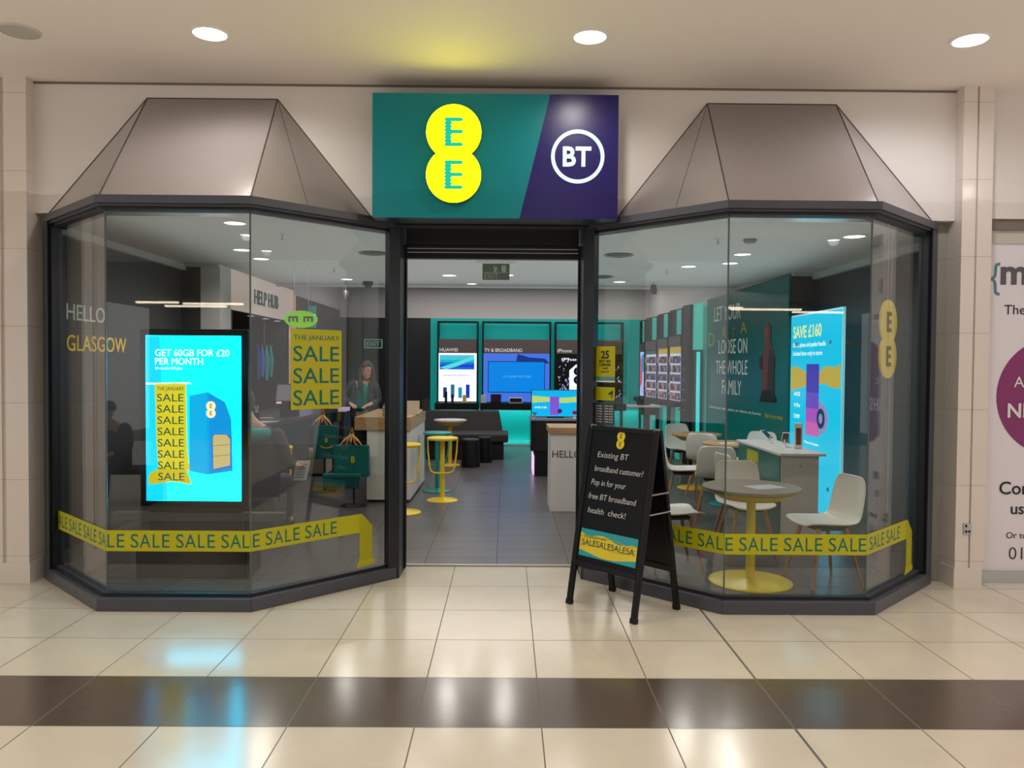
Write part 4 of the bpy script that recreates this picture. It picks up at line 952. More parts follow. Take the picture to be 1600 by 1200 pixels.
# ================================================================ RIGHT WALL UNITS
def runit(ya, yb, name, lab, kind):
    t = thing(name, rw((ya+yb)/2, .1), label=lab, cat='display unit')
    off = rootloc(t); A_ = rw(yb, .12); w = (rw(ya, .12)-A_).length; top = rtop((ya+yb)/2)-.01
    MB().slab(A_-off, RWr, Z, rect(w, top-1.0, 0, .96), .01).build('back_panel', BLACK, t)
    for x_ in (0, w-.03): MB().slab(A_-off, RWr, Z, rect(.03, top-.02, x_, 0.0), .035).build('frame_upright', BLACK, t)
    MB().slab(A_-off, RWr, Z, rect(w-.06, .04, .03, top-.06), .035).build('frame_top', BLACK, t)
    MB().slab(A_-off, RWr, Z, rect(w*.34, .42, w*.60, top-.46), .036).build('lit_side_panel', em('unit_teal', (60, 190, 175), .55), t)
    MB().slab(A_-off, RWr, Z, rect(w-.06, .17, .03, top-.66), .05).build('header_panel', GREYH, t)
    MB().slab(A_-off, RWr, Z, rect(w-.06, .08, .03, .94), .16).build('shelf', BLACK, t)
    MB().slab(A_-off, RWr, Z, rect(w*.36, .9, w*.58, .03), .036).build('lit_side_panel', em('unit_teal', (60, 190, 175), .55), t)
    if kind == 'screen':
        panel(A_, RWr, Z, w-.06, .95, .006, em('unit_lav', (190, 190, 250), 1.0), 'lit_poster', t, x=.03, y=1.04, lift=.02)
        shape(A_, RWr, Z, [(.05, 1.2), (w*.5, 1.3), (w*.6, 1.7), (w*.2, 1.85), (.05, 1.85)], .001, em('unit_red', (235, 60, 90), .9), 'poster_picture', t, lift=.028)
        shape(A_, RWr, Z, [(w*.5, 1.5), (w*.9, 1.55), (w*.9, 1.9), (w*.45, 1.85)], .001, em('unit_blue', (30, 150, 220), .9), 'poster_picture', t, lift=.03)
    else:
        panel(A_, RWr, Z, w-.06, .95, .006, mat('slat_pale_glow', (176, 176, 196), .5, emit=(190, 190, 220), es=.8), 'slat_panel', t, x=.03, y=1.04, lift=.02)  # slat panel is no lamp; emission added to brighten it
        panel(A_, RWr, Z, w-.08, .12, .004, mat('strip_yel', (206, 180, 70), .5, emit=(206, 180, 70), es=.3) if kind != 'green' else mat('strip_grn', (80, 130, 130), .5), 'yellow_strip', t, x=.04, y=1.87, lift=.028)
        rowc = [(200, 190, 200), (226, 120, 100), (90, 90, 110), (220, 220, 230), (60, 56, 64), (200, 160, 120), (120, 120, 160)]
        g = lab.split(' ')[0] + ' packets on the ' + kind + ' accessory unit'
        for r_ in range(5):
            for c_ in range(5):
                P_ = A_ + RWr*(.05+(w-.1)*(c_+.5)/5) + RWr.cross(Z)*.032 + Z*(1.12+.16*r_)
                k = thing('accessory_packet', P_, label='small boxed accessory hanging on the %s' % {'green': 'third accessory unit from the teal graphic', 'near': 'accessory unit nearest the teal graphic', 'mid': 'middle accessory unit on the right wall'}[kind], cat='packet', group='packets on the %s accessory unit' % kind)
                pw_, ph_ = (w-.1)/5*.78, .125
                MB().slab(Vector((0, 0, 0)), RWr, Z, rect(pw_, ph_, -pw_/2, -ph_/2), .025).build('packet_card', mat('pk%d' % ((r_*3+c_*5+r_*c_) % 7), rowc[(r_*3+c_*5+r_*c_) % 7], .5), k)
                MB().slab(RWr.cross(Z)*.025, RWr, Z, rect(pw_*.5, ph_*.5, -pw_/4, -ph_/2.6), .006).build('packet_window', mat('pkw%d' % ((r_+c_) % 3), [(40, 40, 50), (230, 230, 240), (150, 60, 60)][(r_+c_) % 3], .3), k)
    return t
runit(15.72, 16.08, 'screen_unit', 'narrow right wall unit with red and blue lit poster by the back corner', 'screen')
runit(14.9, 15.65, 'accessory_unit', 'third accessory wall unit from the teal graphic, with muted header strip', 'green')
runit(14.22, 14.85, 'accessory_unit', 'middle accessory wall unit with yellow strip on the right wall', 'mid')
runit(13.48, 14.16, 'accessory_unit', 'accessory wall unit nearest the teal graphic, with yellow strip', 'near')
t = thing('black_end_panel', rw(13.2, .1), label='black upright end panel between accessory units and teal graphic', cat='panel')
A_ = rw(13.44, .10); w = (rw(13.07, .10)-A_).length
MB().slab(A_-rootloc(t), RWr, Z, rect(w, rtop(13.2)-.02), .06).build('panel_board', BLACK, t)
for k in range(6): MB().slab(A_-rootloc(t), RWr, Z, rect(w*.9, .02, w*.05, .9+.17*k), .12).build('shelf', mat('dk_shelf', (60, 64, 70), .3), t)
t = thing('light_column', rw(12.85, .06), label='tall glowing teal strip at the edge of the teal wall graphic', cat='light')
A_ = rw(13.05, .08); w = (rw(12.66, .08)-A_).length
MB().slab(A_-rootloc(t), RWr, Z, rect(w, rtop(12.85)-1.95, 0, 1.92), .03).build('upper_panel', em('col_teal', (70, 200, 180), .7), t)
MB().slab(A_-rootloc(t), RWr, Z, rect(w*.8, 1.9, w*.1, .01), .02).build('lower_panel', mat('col_dark_teal', (0, 96, 92), .4), t)
MB().slab(A_-rootloc(t), RWr, Z, rect(w*.22, 1.84, w*.6, .04), .05).build('led_tube', em('cyan_led_tube', (50, 225, 215), 1.0), t)
t = thing('corner_shelf', at(1012, 634, 14.2), label='small pink-topped shelf with tablet stands at the back right corner', cat='shelf')
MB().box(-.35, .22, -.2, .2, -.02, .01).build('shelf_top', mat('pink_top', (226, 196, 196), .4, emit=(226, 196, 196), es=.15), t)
MB().box(-.12, .14, -.14, .14, -.16, -.02).build('shelf_case', BLACK, t); MB().box(-.05, .03, -.05, .05, -t.location.z, -.16).build('shelf_leg', BLACK, t)
MB().slab(Vector((-.2, -.05, .012)), X, (Z*.5+Yv*.8).normalized(), rect(.22, .12), .01).build('tablet', BLACKG, t)
# ================================================================ FURNITURE
def table(name, loc, rt, h, rb, top, metal, label, thick=.028):
    t = thing(name, loc, label=label, cat='table', group=None)
    MB().lathe([(rt-.006, h-thick), (rt, h-thick+.006), (rt, h-.004), (rt-.004, h)], seg=48).build('tabletop', top, t, smooth=True)
    MB().lathe([(.05, h-thick-.075), (rt*.62, h-thick-.062), (rt*.86, h-thick-.012), (rt*.88, h-thick)], seg=48).build('table_dish', metal, t, smooth=True)
    MB().lathe([(.034, .012), (.034, h-thick-.07)], seg=24).build('column', metal, t, smooth=True)
    MB().lathe([(rb, 0), (rb, .008), (rb-.01, .014), (.06, .018), (.036, .03)], seg=48).build('base', metal, t, smooth=True)
    return t
SHF = .0
def gp(px, py, z=.0): v = onz(px, py, z); v.z = z; return v
YTm = mat('table_yellow', (236, 214, 24), .35)
c = gp(1172, 909, .012)
table('round_table', c, .365, .73, .31, GREYT, YTm, 'round table with grey top and yellow pedestal nearest the right bay glass')
t = thing('leaflet', (c.x+.08, c.y-.05, .742), .35, label='white leaflet lying on the nearest round table', cat='leaflet')
MB().box(-.13, .13, -.09, .09, 0, .004).build('leaflet_sheet', mat('leaf_lav', (206, 208, 222), .4), t)
c2 = gp(1087, 771, 0); c2 = Vector((at(1088, 700, 10.6).x, 10.6, 0))
table('round_table', c2, .335, .74, .25, OAKT, mat('table_amber', (226, 178, 40), .4), 'round wooden table with yellow pedestal farthest back on the right side')
t = thing('leaflet', (c2.x+.07, c2.y-.1, .742), .2, label='cream leaflet on the farthest wooden table at right', cat='leaflet'); MB().box(-.1, .1, -.07, .07, 0, .003).build('leaflet_sheet', PAPER, t)
c3 = Vector((at(1142, 700, 9.35).x, 9.35, 0))
table('round_table', c3, .335, .74, .25, OAKT, TEALP, 'round wooden table with teal pedestal beside the white display desk')
t = thing('leaflet', (c3.x-.07, c3.y-.1, .742), .1, label='white leaflet on the teal-legged round table', cat='leaflet'); MB().box(-.1, .1, -.07, .07, 0, .003).build('leaflet_sheet', PAPER, t)

def make_chair(label, loc, rz):
    t = thing('shell_chair', loc, rz, label=label, cat='chair', group=None)
    prof = [(-.215, .445, .175), (-.205, .462, .195), (-.12, .462, .218), (.0, .452, .225), (.10, .450, .222), (.165, .468, .218), (.20, .52, .214), (.218, .59, .212), (.235, .67, .208), (.248, .75, .196), (.255, .80, .170), (.256, .812, .12)]
    mb = MB(); n = 11
    for i, (y, z, hw) in enumerate(prof):
        back = max(0, min(1, (i-4)/3))
        for j in range(n):
            u = -1+2*j/(n-1); lift = .028*abs(u)**3
            mb.v.append((u*hw, y - lift*back*1.1, z + lift*(1-back)))
    for i in range(len(prof)-1):
        for j in range(n-1):
            a = i*n+j; mb.f.append((a, a+1, a+n+1, a+n))
    o = mb.build('seat_shell', WHITEP, t, smooth=True)
    s = o.modifiers.new('solid', 'SOLIDIFY'); s.thickness = .013; s.offset = 0
    s = o.modifiers.new('sub', 'SUBSURF'); s.levels = s.render_levels = 1
    MB().box(-.13, .13, -.12, .12, .415, .44).build('seat_frame', mat('chair_frame', (50, 48, 46), .5), t, bevel=.008)
    for sx_ in (-1, 1):
        for sy_ in (-1, 1):
            MB().tube([(sx_*.12, sy_*.11, .43), (sx_*.205, sy_*.205, 0)], [.017, .011], 10).build('leg', OAK, t, smooth=True)
    return t
# a chair faces -Y at rz = 0
ch0 = make_chair('white shell chair on oak legs at the right of the nearest round table', (*at(1283, 900, 6.0).xy, .012), R(-80))
ch0.location = (at(1285, 900, 5.95).x, 5.95, .012)
def chair(label, px, Y, rz, base=0):
    c_ = copy_tree(ch0); c_.location = (at(px, 700, Y).x, Y, base); c_.rotation_euler = (0, 0, rz); c_['label'] = label
    return c_
chair('white shell chair directly behind the nearest round table', 1166, 6.75, R(4))
chair('white shell chair beside the nearest round table, mostly hidden behind the chalkboard', 1052, 6.4, R(95))
chair('white shell chair facing right, just right of the chalkboard top', 1068, 9.0, R(78))
chair('white shell chair turned with its back to the entrance, before the teal-legged table', 1120, 8.45, R(165))
chair('pale shell chair seen from behind, left of the teal-legged table', 1104, 10.0, R(150))
chair('pale shell chair half hidden between the teal-legged table and the white desk', 1180, 9.95, R(-40))
chair('pale shell chair at the farthest wooden table on the right', 1070, 11.2, R(20))
chair('white shell chair low behind the nearest table, next to the white desk', 1163, 7.62, R(100))

# bar stools
def make_stool(label, loc, m, rz=0):
    t = thing('bar_stool', loc, rz, label=label, cat='stool')
    MB().lathe([(.165, .735), (.185, .742), (.188, .760), (.18, .768), (.16, .765), (.05, .760)], seg=36).build('seat', m, t, smooth=True)
    MB().lathe([(.028, .012), (.028, .74)], seg=20).build('column', m, t, smooth=True)
    MB().lathe([(.19, 0), (.19, .008), (.18, .014), (.05, .022), (.029, .04)], seg=40).build('base', m, t, smooth=True)
    pth = [(-.178, 0, .75), (-.172, -.02, .60), (-.150, -.05, .42), (-.135, -.06, .37), (-.10, -.065, .345), (0, -.068, .34), (.10, -.065, .345), (.135, -.06, .37), (.150, -.05, .42), (.172, -.02, .60), (.178, 0, .75)]
    MB().tube(pth, .010, 8).build('footrest', m, t, smooth=True)
    return t
YS = mat('stool_yellow', (244, 212, 40), .35); TS = mat('stool_teal', (20, 150, 140), .35)
s1 = make_stool('yellow bar stool standing in the entrance view, nearest the middle aisle', gp(691, 782), YS)
s2 = make_stool('teal bar stool directly behind the yellow one in the entrance view', gp(683, 767), TS, R(-20))
s3 = copy_tree(s1); s3.location = gp(631, 801); s3['label'] = 'yellow bar stool half hidden by the left door jamb, against the white counter'
s4 = copy_tree(s1); s4.location = Vector((-2.45, 8.34, 0)); s4.rotation_euler = (0, 0, .6); s4['label'] = 'yellow stool base peeping out behind the seated customer, left bay'
# far yellow table, sofa, poufs
table('round_table', gp(703, 727), .27, .75, .17, mat('pale_top', (206, 200, 206), .3), mat('table_gold', (236, 196, 60), .35), 'small high table with pale top and yellow pedestal before the black sofa')
sf = thing('sofa', (-.65, 14.0, 0), label='long black upholstered sofa with high back below the television', cat='sofa')
BK = mat('black_upholstery', (26, 24, 28), .6, noise=.1, nscale=20); BKS = mat('charcoal_seat', (52, 48, 48), .6, noise=.1, nscale=20)
xr = at(794, 700, 13.6).x; xl = at(655, 700, 13.6).x
MB().box(xl, xr-.08, 13.68, 14.7, .0, .30).build('sofa_base', BK, sf, world=True, bevel=.01)
MB().box(xl, xr, 13.60, 14.4, .30, .45).build('seat_cushion', BKS, sf, world=True, bevel=.03)
x9 = at(781, 650, 14.4).x
MB().add([(xl, 14.35, .44), (x9+.05, 14.35, .44), (x9+.05, 14.7, .44), (xl, 14.7, .44), (xl, 14.5, .80), (x9-.02, 14.5, .80), (x9-.02, 14.7, .80), (xl, 14.7, .80)],
         [(0, 3, 2, 1), (4, 5, 6, 7), (0, 1, 5, 4), (1, 2, 6, 5), (2, 3, 7, 6), (3, 0, 4, 7)]).build('backrest', BK, sf, world=True, bevel=.02)
def pouf(px, py, r_, h_, lb):
    t = thing('pouf', gp(px, py), label=lb, cat='pouf'); MB().lathe([(r_, 0), (r_, .02), (r_*.9, h_-.03), (r_*.86, h_)], seg=28).build('pouf_body', BLACK, t, smooth=True)
    MB().lathe([(r_*.9, h_), (r_*.92, h_+.015), (r_*.86, h_+.03)], seg=28).build('pouf_seat', mat('pouf_top', (44, 46, 52), .5), t, smooth=True)
pouf(735, 729, .155, .42, 'black round pouf in front of the sofa, right of the small high table'); pouf(757, 722, .13, .40, 'slightly hidden black pouf behind the nearer pouf before the sofa')

# white counter with chunky wood top
wc = thing('service_counter', (-1.4, 10, 0), label='white service counter with chunky wooden top left of the entrance aisle', cat='counter')
xa, xb, ya, yb = at(573, 700, 9.35).x, at(641, 700, 9.35).x, 9.35, 11.0
MB().box(xa, xb, ya, yb, .03, .86).build('counter_body', WHITE, wc, world=True, bevel=.004)
MB().box(xa+.03, xb-.03, ya+.03, yb-.03, 0, .03).build('counter_plinth', BLACK, wc, world=True)
WT = wood_mat('counter_wood', (168, 132, 92), (196, 160, 114), (2, 14, 14))
MB().box(at(553, 660, 9.3).x, xb+.01, ya-.03, yb+.02, .86, 1.02).build('wooden_top', WT, wc, world=True, bevel=.006)
MB().box(at(553, 660, 9.3).x, xa, ya+.25, yb, .60, .86).build('under_shelf', mat('navy_shelf', (24, 28, 44), .5), wc, world=True)
t = thing('laptop', (at(644, 640, 9.9).x, 9.9, 1.02), label='cream backed laptop or tablet upright on the wooden counter top', cat='laptop')
MB().slab(Vector((-.13, 0, .0)), X, (Z+Yv*.2).normalized(), rect(.22, .17), .008).build('laptop_lid', mat('cream_lid', (206, 186, 166), .4), t)
MB().box(-.13, .09, .0, .16, 0, .012).build('laptop_base', mat('grey_base', (150, 150, 150), .4), t)
t = thing('card_reader', (at(668, 650, 10.6).x-.03, 10.7, 1.02), label='small dark card terminal at the far right end of the wooden counter', cat='card terminal')
MB().slab(Vector((-.05, 0, .0)), X, (Z+Yv*.4).normalized(), rect(.10, .16), .03).build('terminal_body', BLACK, t)
for px, h_, lb in ((604, .15, 'clear jar of sweets left of the pair on the wooden counter'), (613, .12, 'smaller pale jar right of the sweets jar on the wooden counter')):
    t = thing('glass_jar', (at(px, 640, 9.5).x, 9.5, 1.02), label=lb, cat='jar')
    MB().lathe([(.045, 0), (.05, .01), (.05, h_*.75), (.035, h_*.85), (.035, h_*.9)], seg=20).build('jar_body', mat('milky_glass', (170, 176, 170), .12), t, smooth=True)
    MB().lathe([(.038, h_*.9), (.038, h_)], seg=20).build('jar_lid', STEEL, t)
    MB().lathe([(.046, .012), (.051, .014), (.051, h_*.4), (.046, h_*.42)], seg=20).build('jar_contents', mat('sweets', (190, 180, 90), .5, noise=.4, nscale=60), t, smooth=True)
t = thing('white_phone_stand', (at(611, 600, 9.9).x, 10.6, 1.02), label='thin white upright card standing at the back of the wooden counter', cat='stand')
MB().box(-.02, .02, -.01, .01, 0, .36).build('stand_card', WHITE, t); MB().box(-.05, .05, -.04, .04, 0, .01).build('stand_foot', WHITE, t)

# HELLO cabinet
hc = thing('greeting_cabinet', (.78, 9.1, 0), label='white cabinet with HELLO lettering and pale wooden top in the entrance', cat='cabinet')
xa = at(860, 740, 8.82).x
MB().box(xa, xa+.55, 8.82, 9.4, .0, .88).build('cabinet_body', WHITE, hc, world=True, bevel=.003)
MB().box(xa-.02, xa+.57, 8.80, 9.42, .88, .95).build('cabinet_top', WT, hc, world=True, bevel=.004)
q = at(863, 715, 8.819); txt('HELLO', (q.x, 8.819, q.z), X, Z, .080, mat('hello_ink', (30, 50, 54), .5), hc, w=.325)
# black desk with screen behind
bd = thing('display_desk', (.9, 12, 0), label='tall black display desk behind the HELLO cabinet carrying a cyan screen', cat='desk')
xa = at(829, 700, 11.6).x
MB().box(xa, xa+1.1, 11.6, 12.3, .38, .83).build('desk_body', BLACKG, bd, world=True); MB().box(xa+.06, xa+1.04, 11.62, 12.28, .0, .38).build('desk_foot', BLACK, bd, world=True)
MB().box(xa-.01, xa+1.11, 11.58, 12.32, .83, .86).build('desk_top', mat('desk_pale_top', (150, 140, 150), .4), bd, world=True)
MB().box(xa+.04, xa+.055, 11.6, 12.3, .02, .3).build('light_edge', em('pink_edge', (250, 190, 250), 1.2), bd, world=True)
ms = thing('desk_screen', (xa+.42, 11.8, .86), label='cyan advertising screen with purple phone on the black display desk', cat='screen')
MB().box(xa+.01, xa+.75, 11.8, 11.86, .87, 1.28).build('screen_case', BLACK, ms, world=True, bevel=.01)
o = Vector((xa+.02, 11.799, .88)); panel(o, X, Z, .72, .39, .002, em('desk_cyan', (0, 180, 236), 1.0), 'lit_face', ms)
shape(o, X, Z, [(0, .20), (.25, .22), (.47, .20), (.72, .22), (.72, .30), (.47, .28), (.25, .29), (0, .31)], .001, em('desk_yel', (190, 220, 120), .9), 'screen_ribbon', ms, lift=.003)
shape(o, X, Z, rect(.14, .28, .27, .02), .001, em('desk_pur', (130, 90, 220), .9), 'screen_phone', ms, lift=.0045)
shape(o, X, Z, circ(.42, .08, .035), .001, em('desk_navy', (70, 40, 120), .6), 'screen_speaker', ms, lift=.0055)
txt('SAVE £160', o + X*.04 + Z*.12, X, Z, .03, WP, ms, w=.18, lift=.003)
MB().box(xa+.25, xa+.5, 11.75, 11.9, .86, .87).build('screen_foot', BLACK, ms, world=True)
t = thing('poppy_pin', (at(898, 645, 11.65).x, 11.65, .86), label='small red desk ornament at right edge of the cyan desk screen', cat='ornament')
MB().lathe([(.03, 0), (.008, .02), (.008, .07)], seg=10).build('ornament_stem', WHITE, t); MB().ball((0, 0, .09), (.04, .02, .03), 10, 6).build('ornament_flower', mat('poppy', (190, 20, 30), .5), t)
t = thing('desk_ornament', (xa+.06, 11.65, .86), label='small grey goblet-like phone holder at left edge of the desk screen', cat='holder')
MB().lathe([(.03, 0), (.01, .02), (.01, .05), (.035, .08), (.035, .09)], seg=12).build('holder_body', STEEL, t, smooth=True)

# white / teal display desk in the right bay
dd = thing('display_desk', (2.9, 8.2, 0), label='white display desk with teal side and yellow SALE sticker, right of the tables', cat='desk')
q = gp(1219, 842); xa = q.x; ya = q.y; xb = gp(1277, 842).x
MB().box(xa, xb, ya, ya+1.35, 0, .80).build('desk_body', WHITE, dd, world=True, bevel=.003)
MB().box(xa-.012, xa, ya+.01, ya+1.35, 0, .80).build('teal_side', TEALW, dd, world=True)
MB().box(xa-.03, xb+.05, ya-.05, ya+1.38, .80, .825).build('desk_top', WHITE, dd, world=True, bevel=.004)
MB().lathe([(.008, 0), (.008, .012)], seg=12).build('lock', STEEL, dd).matrix_local = Matrix.Translation(Vector(((xa+xb)/2, ya, .70))-rootloc(dd)) @ Matrix.Rotation(R(90), 4, 'X')
def ty(px): return min(((abs(at(px, 500, y/50).x-xa)), y/50) for y in range(350, 500))[1]
yl, yr = ty(1172), ty(1190); o = Vector((xa-.0125, yl, .40)); wS = yl-yr
MB().slab(o-rootloc(dd), -Yv, Z, rect(wS, .36), .0015).build('sale_sticker', STICK, dd)
for k in range(2): txt('SALE', (xa-.0145, yl-.02, .47+.11*k), -Yv, Z, .07, TEALINK, dd, w=wS-.04)
def dphone(px, py, Y, rz, lb, tilt=50):
    p_ = at(px, py, Y); t = thing('display_phone', (p_.x, Y, .825), rz, label=lb, cat='phone')
    u_ = (Z*math.sin(R(tilt))+Yv*math.cos(R(tilt)))
    MB().slab(Vector((-.035, 0, .05)), X, u_, rect(.07, .14), .01).build('phone_body', WHITEP, t, bevel=.003)
    MB().slab(Vector((-.03, -.002, .055))-u_.cross(X)*0, X, u_, rect(.06, .12), .0115).build('phone_display', BLACKG, t)
    MB().lathe([(.035, 0), (.03, .01), (.012, .03), (.01, .08)], seg=14).build('phone_stand', WHITE, t, smooth=True)
dphone(1203, 690, 8.4, .5, 'white display phone on stand at the left of the white desk', 35)
dphone(1226, 690, 8.0, -.5, 'tilted display phone in the middle of the white desk', 40)
t = thing('upright_device', (at(1247, 690, 7.9).x, 7.9, .825), -.3, label='upright white display device with brown front at the right of the white desk', cat='device')
MB().box(-.04, .04, -.02, .02, 0, .26).build('device_body', WHITE, t, bevel=.012); MB().box(-.022, .026, -.022, -.02, .04, .21).build('device_display', mat('dev_brown', (110, 70, 60), .3), t)

# long dark counter on the left, till, papers
lc_ = thing('service_counter', (-2.9, 9.4, 0), label='long black service counter running back along the help hub on the left', cat='counter')
MB().prism([(-2.62, 7.9), (-2.80, 11.2), (-3.35, 11.2), (-3.35, 7.9)], 0, .80).build('counter_body', mat('counter_black', (34, 34, 42), .35), lc_, world=True)
MB().prism([(-2.56, 7.85), (-2.50, 11.25), (-3.35, 11.25), (-3.35, 7.85)], .80, .96).build('counter_fascia', mat('counter_teal_black', (14, 40, 56), .35), lc_, world=True)
MB().prism([(-2.55, 7.84), (-2.42, 11.35), (-3.36, 11.35), (-3.36, 7.84)], .96, 1.0).build('counter_top', mat('counter_brown_top', (66, 54, 58), .3), lc_, world=True)
t = thing('till_screen', at(451, 645, 9.6), label='black touchscreen till on the left counter under the help hub sign', cat='till')
t.location = (at(451, 645, 9.6).x, 9.6, 1.0)
u_ = (Z+Yv*.35).normalized()
MB().slab(Vector((-.165, -.0, .125)), X, u_, rect(.33, .28), .02).build('till_edge', WHITE, t)
MB().slab(Vector((-.16, -.02, .13)), X, u_, rect(.32, .27), .05).build('till_case', BLACK, t, bevel=.008)
MB().slab(Vector((-.135, -.022, .18)), X, u_, rect(.27, .20), .051).build('till_display', mat('till_glass', (120, 116, 124), .2, emit=(90, 88, 96), es=.35), t)
MB().box(-.1, .1, -.02, .12, 0, .16).build('till_stand', BLACK, t)
for dx in (-.10, .10): MB().slab(Vector((dx-.03, -.022, .145)), X, u_, rect(.06, .022), .053).build('till_light', em('till_pink', (250, 200, 180), .9), t)
for k, (px, Y, cc, lb) in enumerate(((420, 8.7, (150, 200, 220), 'pale blue leaflet lying on the left counter'), (405, 8.6, (210, 200, 190), 'white leaflet on the left counter near the glass joint'), (412, 9.2, (200, 180, 160), 'cream leaflet behind the blue one on the left counter'))):
    t = thing('leaflet', (at(px, 650, Y).x-.05, Y, 1.0+.002*k), .3*k, label=lb, cat='leaflet'); MB().box(-.15, .15, -.05, .05, 0, .004).build('leaflet_sheet', mat('lf%d' % k, cc, .4), t)
t = thing('pen_pot', (at(404, 640, 8.9).x-.02, 8.9, 1.0), label='small pot of pens at the front end of the left counter', cat='pen pot')
MB().lathe([(.03, 0), (.032, .09)], seg=14).build('pot_body', BLACK, t, smooth=True)
for k in range(3): MB().tube([(0, 0, .03), (.02*(k-1), .01*(k % 2), .17)], .005, 6).build('pen', STEEL, t)
lsd = thing('lit_side_desk', (at(500, 640, 12.5).x, 12.55, 0), label='low desk with pale glowing lavender top behind the January sale poster', cat='desk')
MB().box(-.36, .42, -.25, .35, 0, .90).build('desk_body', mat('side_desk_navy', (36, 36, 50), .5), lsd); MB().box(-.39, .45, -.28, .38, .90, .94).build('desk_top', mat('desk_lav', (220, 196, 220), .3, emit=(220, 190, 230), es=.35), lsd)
for k in range(5):
    t = thing('boxed_item', (lsd.location.x+.18+.07*k-.1, 12.02, 0), label='small red and grey boxed goods stacked at the desk behind the teal bags', cat='box', group='boxed goods behind the bags')
    MB().box(-.028, .028, -.05, .05, .0, .70+.05*(k % 3)).build('box_stack', mat('bx%d' % (k % 3), [(150, 40, 50), (90, 90, 110), (60, 60, 80)][k % 3], .5), t)

# teal bags on stands
TB = mat('teal_bag', (0, 104, 102), .45, noise=.06, nscale=12); TB2 = mat('teal_bag_dark', (0, 80, 84), .5)
def stand(px, py, h_, lb):
    t = thing('bag_stand', gp(px, py), label=lb, cat='stand'); MB().lathe([(.15, 0), (.15, .008), (.02, .02)], seg=28).build('stand_base', BLACK, t, smooth=True)
    MB().tube([(0, 0, .01), (0, 0, h_)], .010, 8).build('stand_pole', BLACK, t); MB().tube([(-.12, 0, h_), (.12, 0, h_)], .008, 8).build('stand_arm', BLACK, t); return t
def bag(px0, px1, pt, pb, Y, lb, knot, extra=False):
    a_ = at(px0, pb, Y); b_ = at(px1, pt, Y); t = thing('gift_bag', ((a_.x+b_.x)/2, Y, a_.z), label=lb, cat='bag')
    w_, h_ = b_.x-a_.x, b_.z-a_.z
    MB().add([(-w_/2, -.05, 0), (w_/2, -.05, 0), (w_/2, .05, 0), (-w_/2, .05, 0), (-w_/2*.96, -.035, h_), (w_/2*.96, -.035, h_), (w_/2*.96, .035, h_*.98), (-w_/2*.96, .035, h_*.98)],
             [(0, 3, 2, 1), (4, 5, 6, 7), (0, 1, 5, 4), (1, 2, 6, 5), (2, 3, 7, 6), (3, 0, 4, 7)]).build('bag_body', TB, t, bevel=.01)
    c_ = Vector((t.location.x+.02, Y-.056, a_.z+h_*.55)); ee_logo(c_, X, Z, w_*.055, mat('bag_logo', (196, 190, 20), .5), mat('bag_logo_ink', (120, 110, 0), .5), t, t=.002)
    orr = mat('orange_handle', (206, 140, 44), .5); wh = mat('pale_handle', (214, 180, 140), .5)
    kx = knot*w_
    for k in range(7):
        a2 = R(-75+25*k); MB().tube([(kx, -.04, h_+.12), (kx+math.sin(a2)*.07, -.06, h_+.07), (kx+math.sin(a2)*.13, -.07, h_-.0+.03*(k % 2))], [.014, .012, .006], 6).build('handle_ribbon', orr if k % 3 else wh, t, smooth=True)
    MB().tube([(kx-.05, 0, h_-.02), (kx-.02, -.02, h_+.12), (kx, 0, h_+.2), (kx+.02, -.02, h_+.12), (kx+.06, 0, h_-.02)], .009, 6).build('handle_loop', orr, t, smooth=True)
    return t, w_, h_
stand(553, 790, .74, 'black pole stand with round foot carrying the larger teal bag'); stand(507, 768, .66, 'black pole stand behind, carrying the smaller teal bag')
t, w_, h_ = bag(522, 578, 695, 744, 9.14, 'larger teal carrier bag with orange handles beside the white counter', 0)
SM = mat('smile_yellow', (190, 180, 30), .5)
t, w_, h_ = bag(490, 528, 664, 716, 10.0, 'teal carrier bag with yellow smile print, left of the larger bag', -.1)
pts = [(.09*math.cos(a_), .05*math.sin(a_)) for a_ in [R(200+14*k) for k in range(11)]]; pts += [(x*.8, y*.65) for x, y in pts[::-1]]
shape(Vector((t.location.x+.02, 10.0-.056, t.location.z+h_*.42)), X, Z, pts, .002, SM, 'smile_print', t)
t = thing('teal_box', (at(540, 750, 9.05).x, 9.0, at(540, 762, 9.0).z), label='flat teal box hanging below the larger teal bag', cat='box')
MB().box(-.235, .18, -.06, .06, 0, .14).build('box_body', TB2, t, bevel=.005); MB().box(-.24, .185, -.065, .065, .12, .16).build('box_lid', TB, t, bevel=.005)
t = thing('cream_pouf', (at(490, 740, 11.6).x+.06, 11.75, 0), label='cream upholstered block seat standing behind the teal bags', cat='seat'); MB().box(-.22, .14, -.2, .2, .02, .38).build('seat_block', mat('cream_block', (190, 178, 160), .6), t, bevel=.02)
MB().box(-.2, .12, -.18, .18, 0, .02).build('seat_foot', BLACK, t)

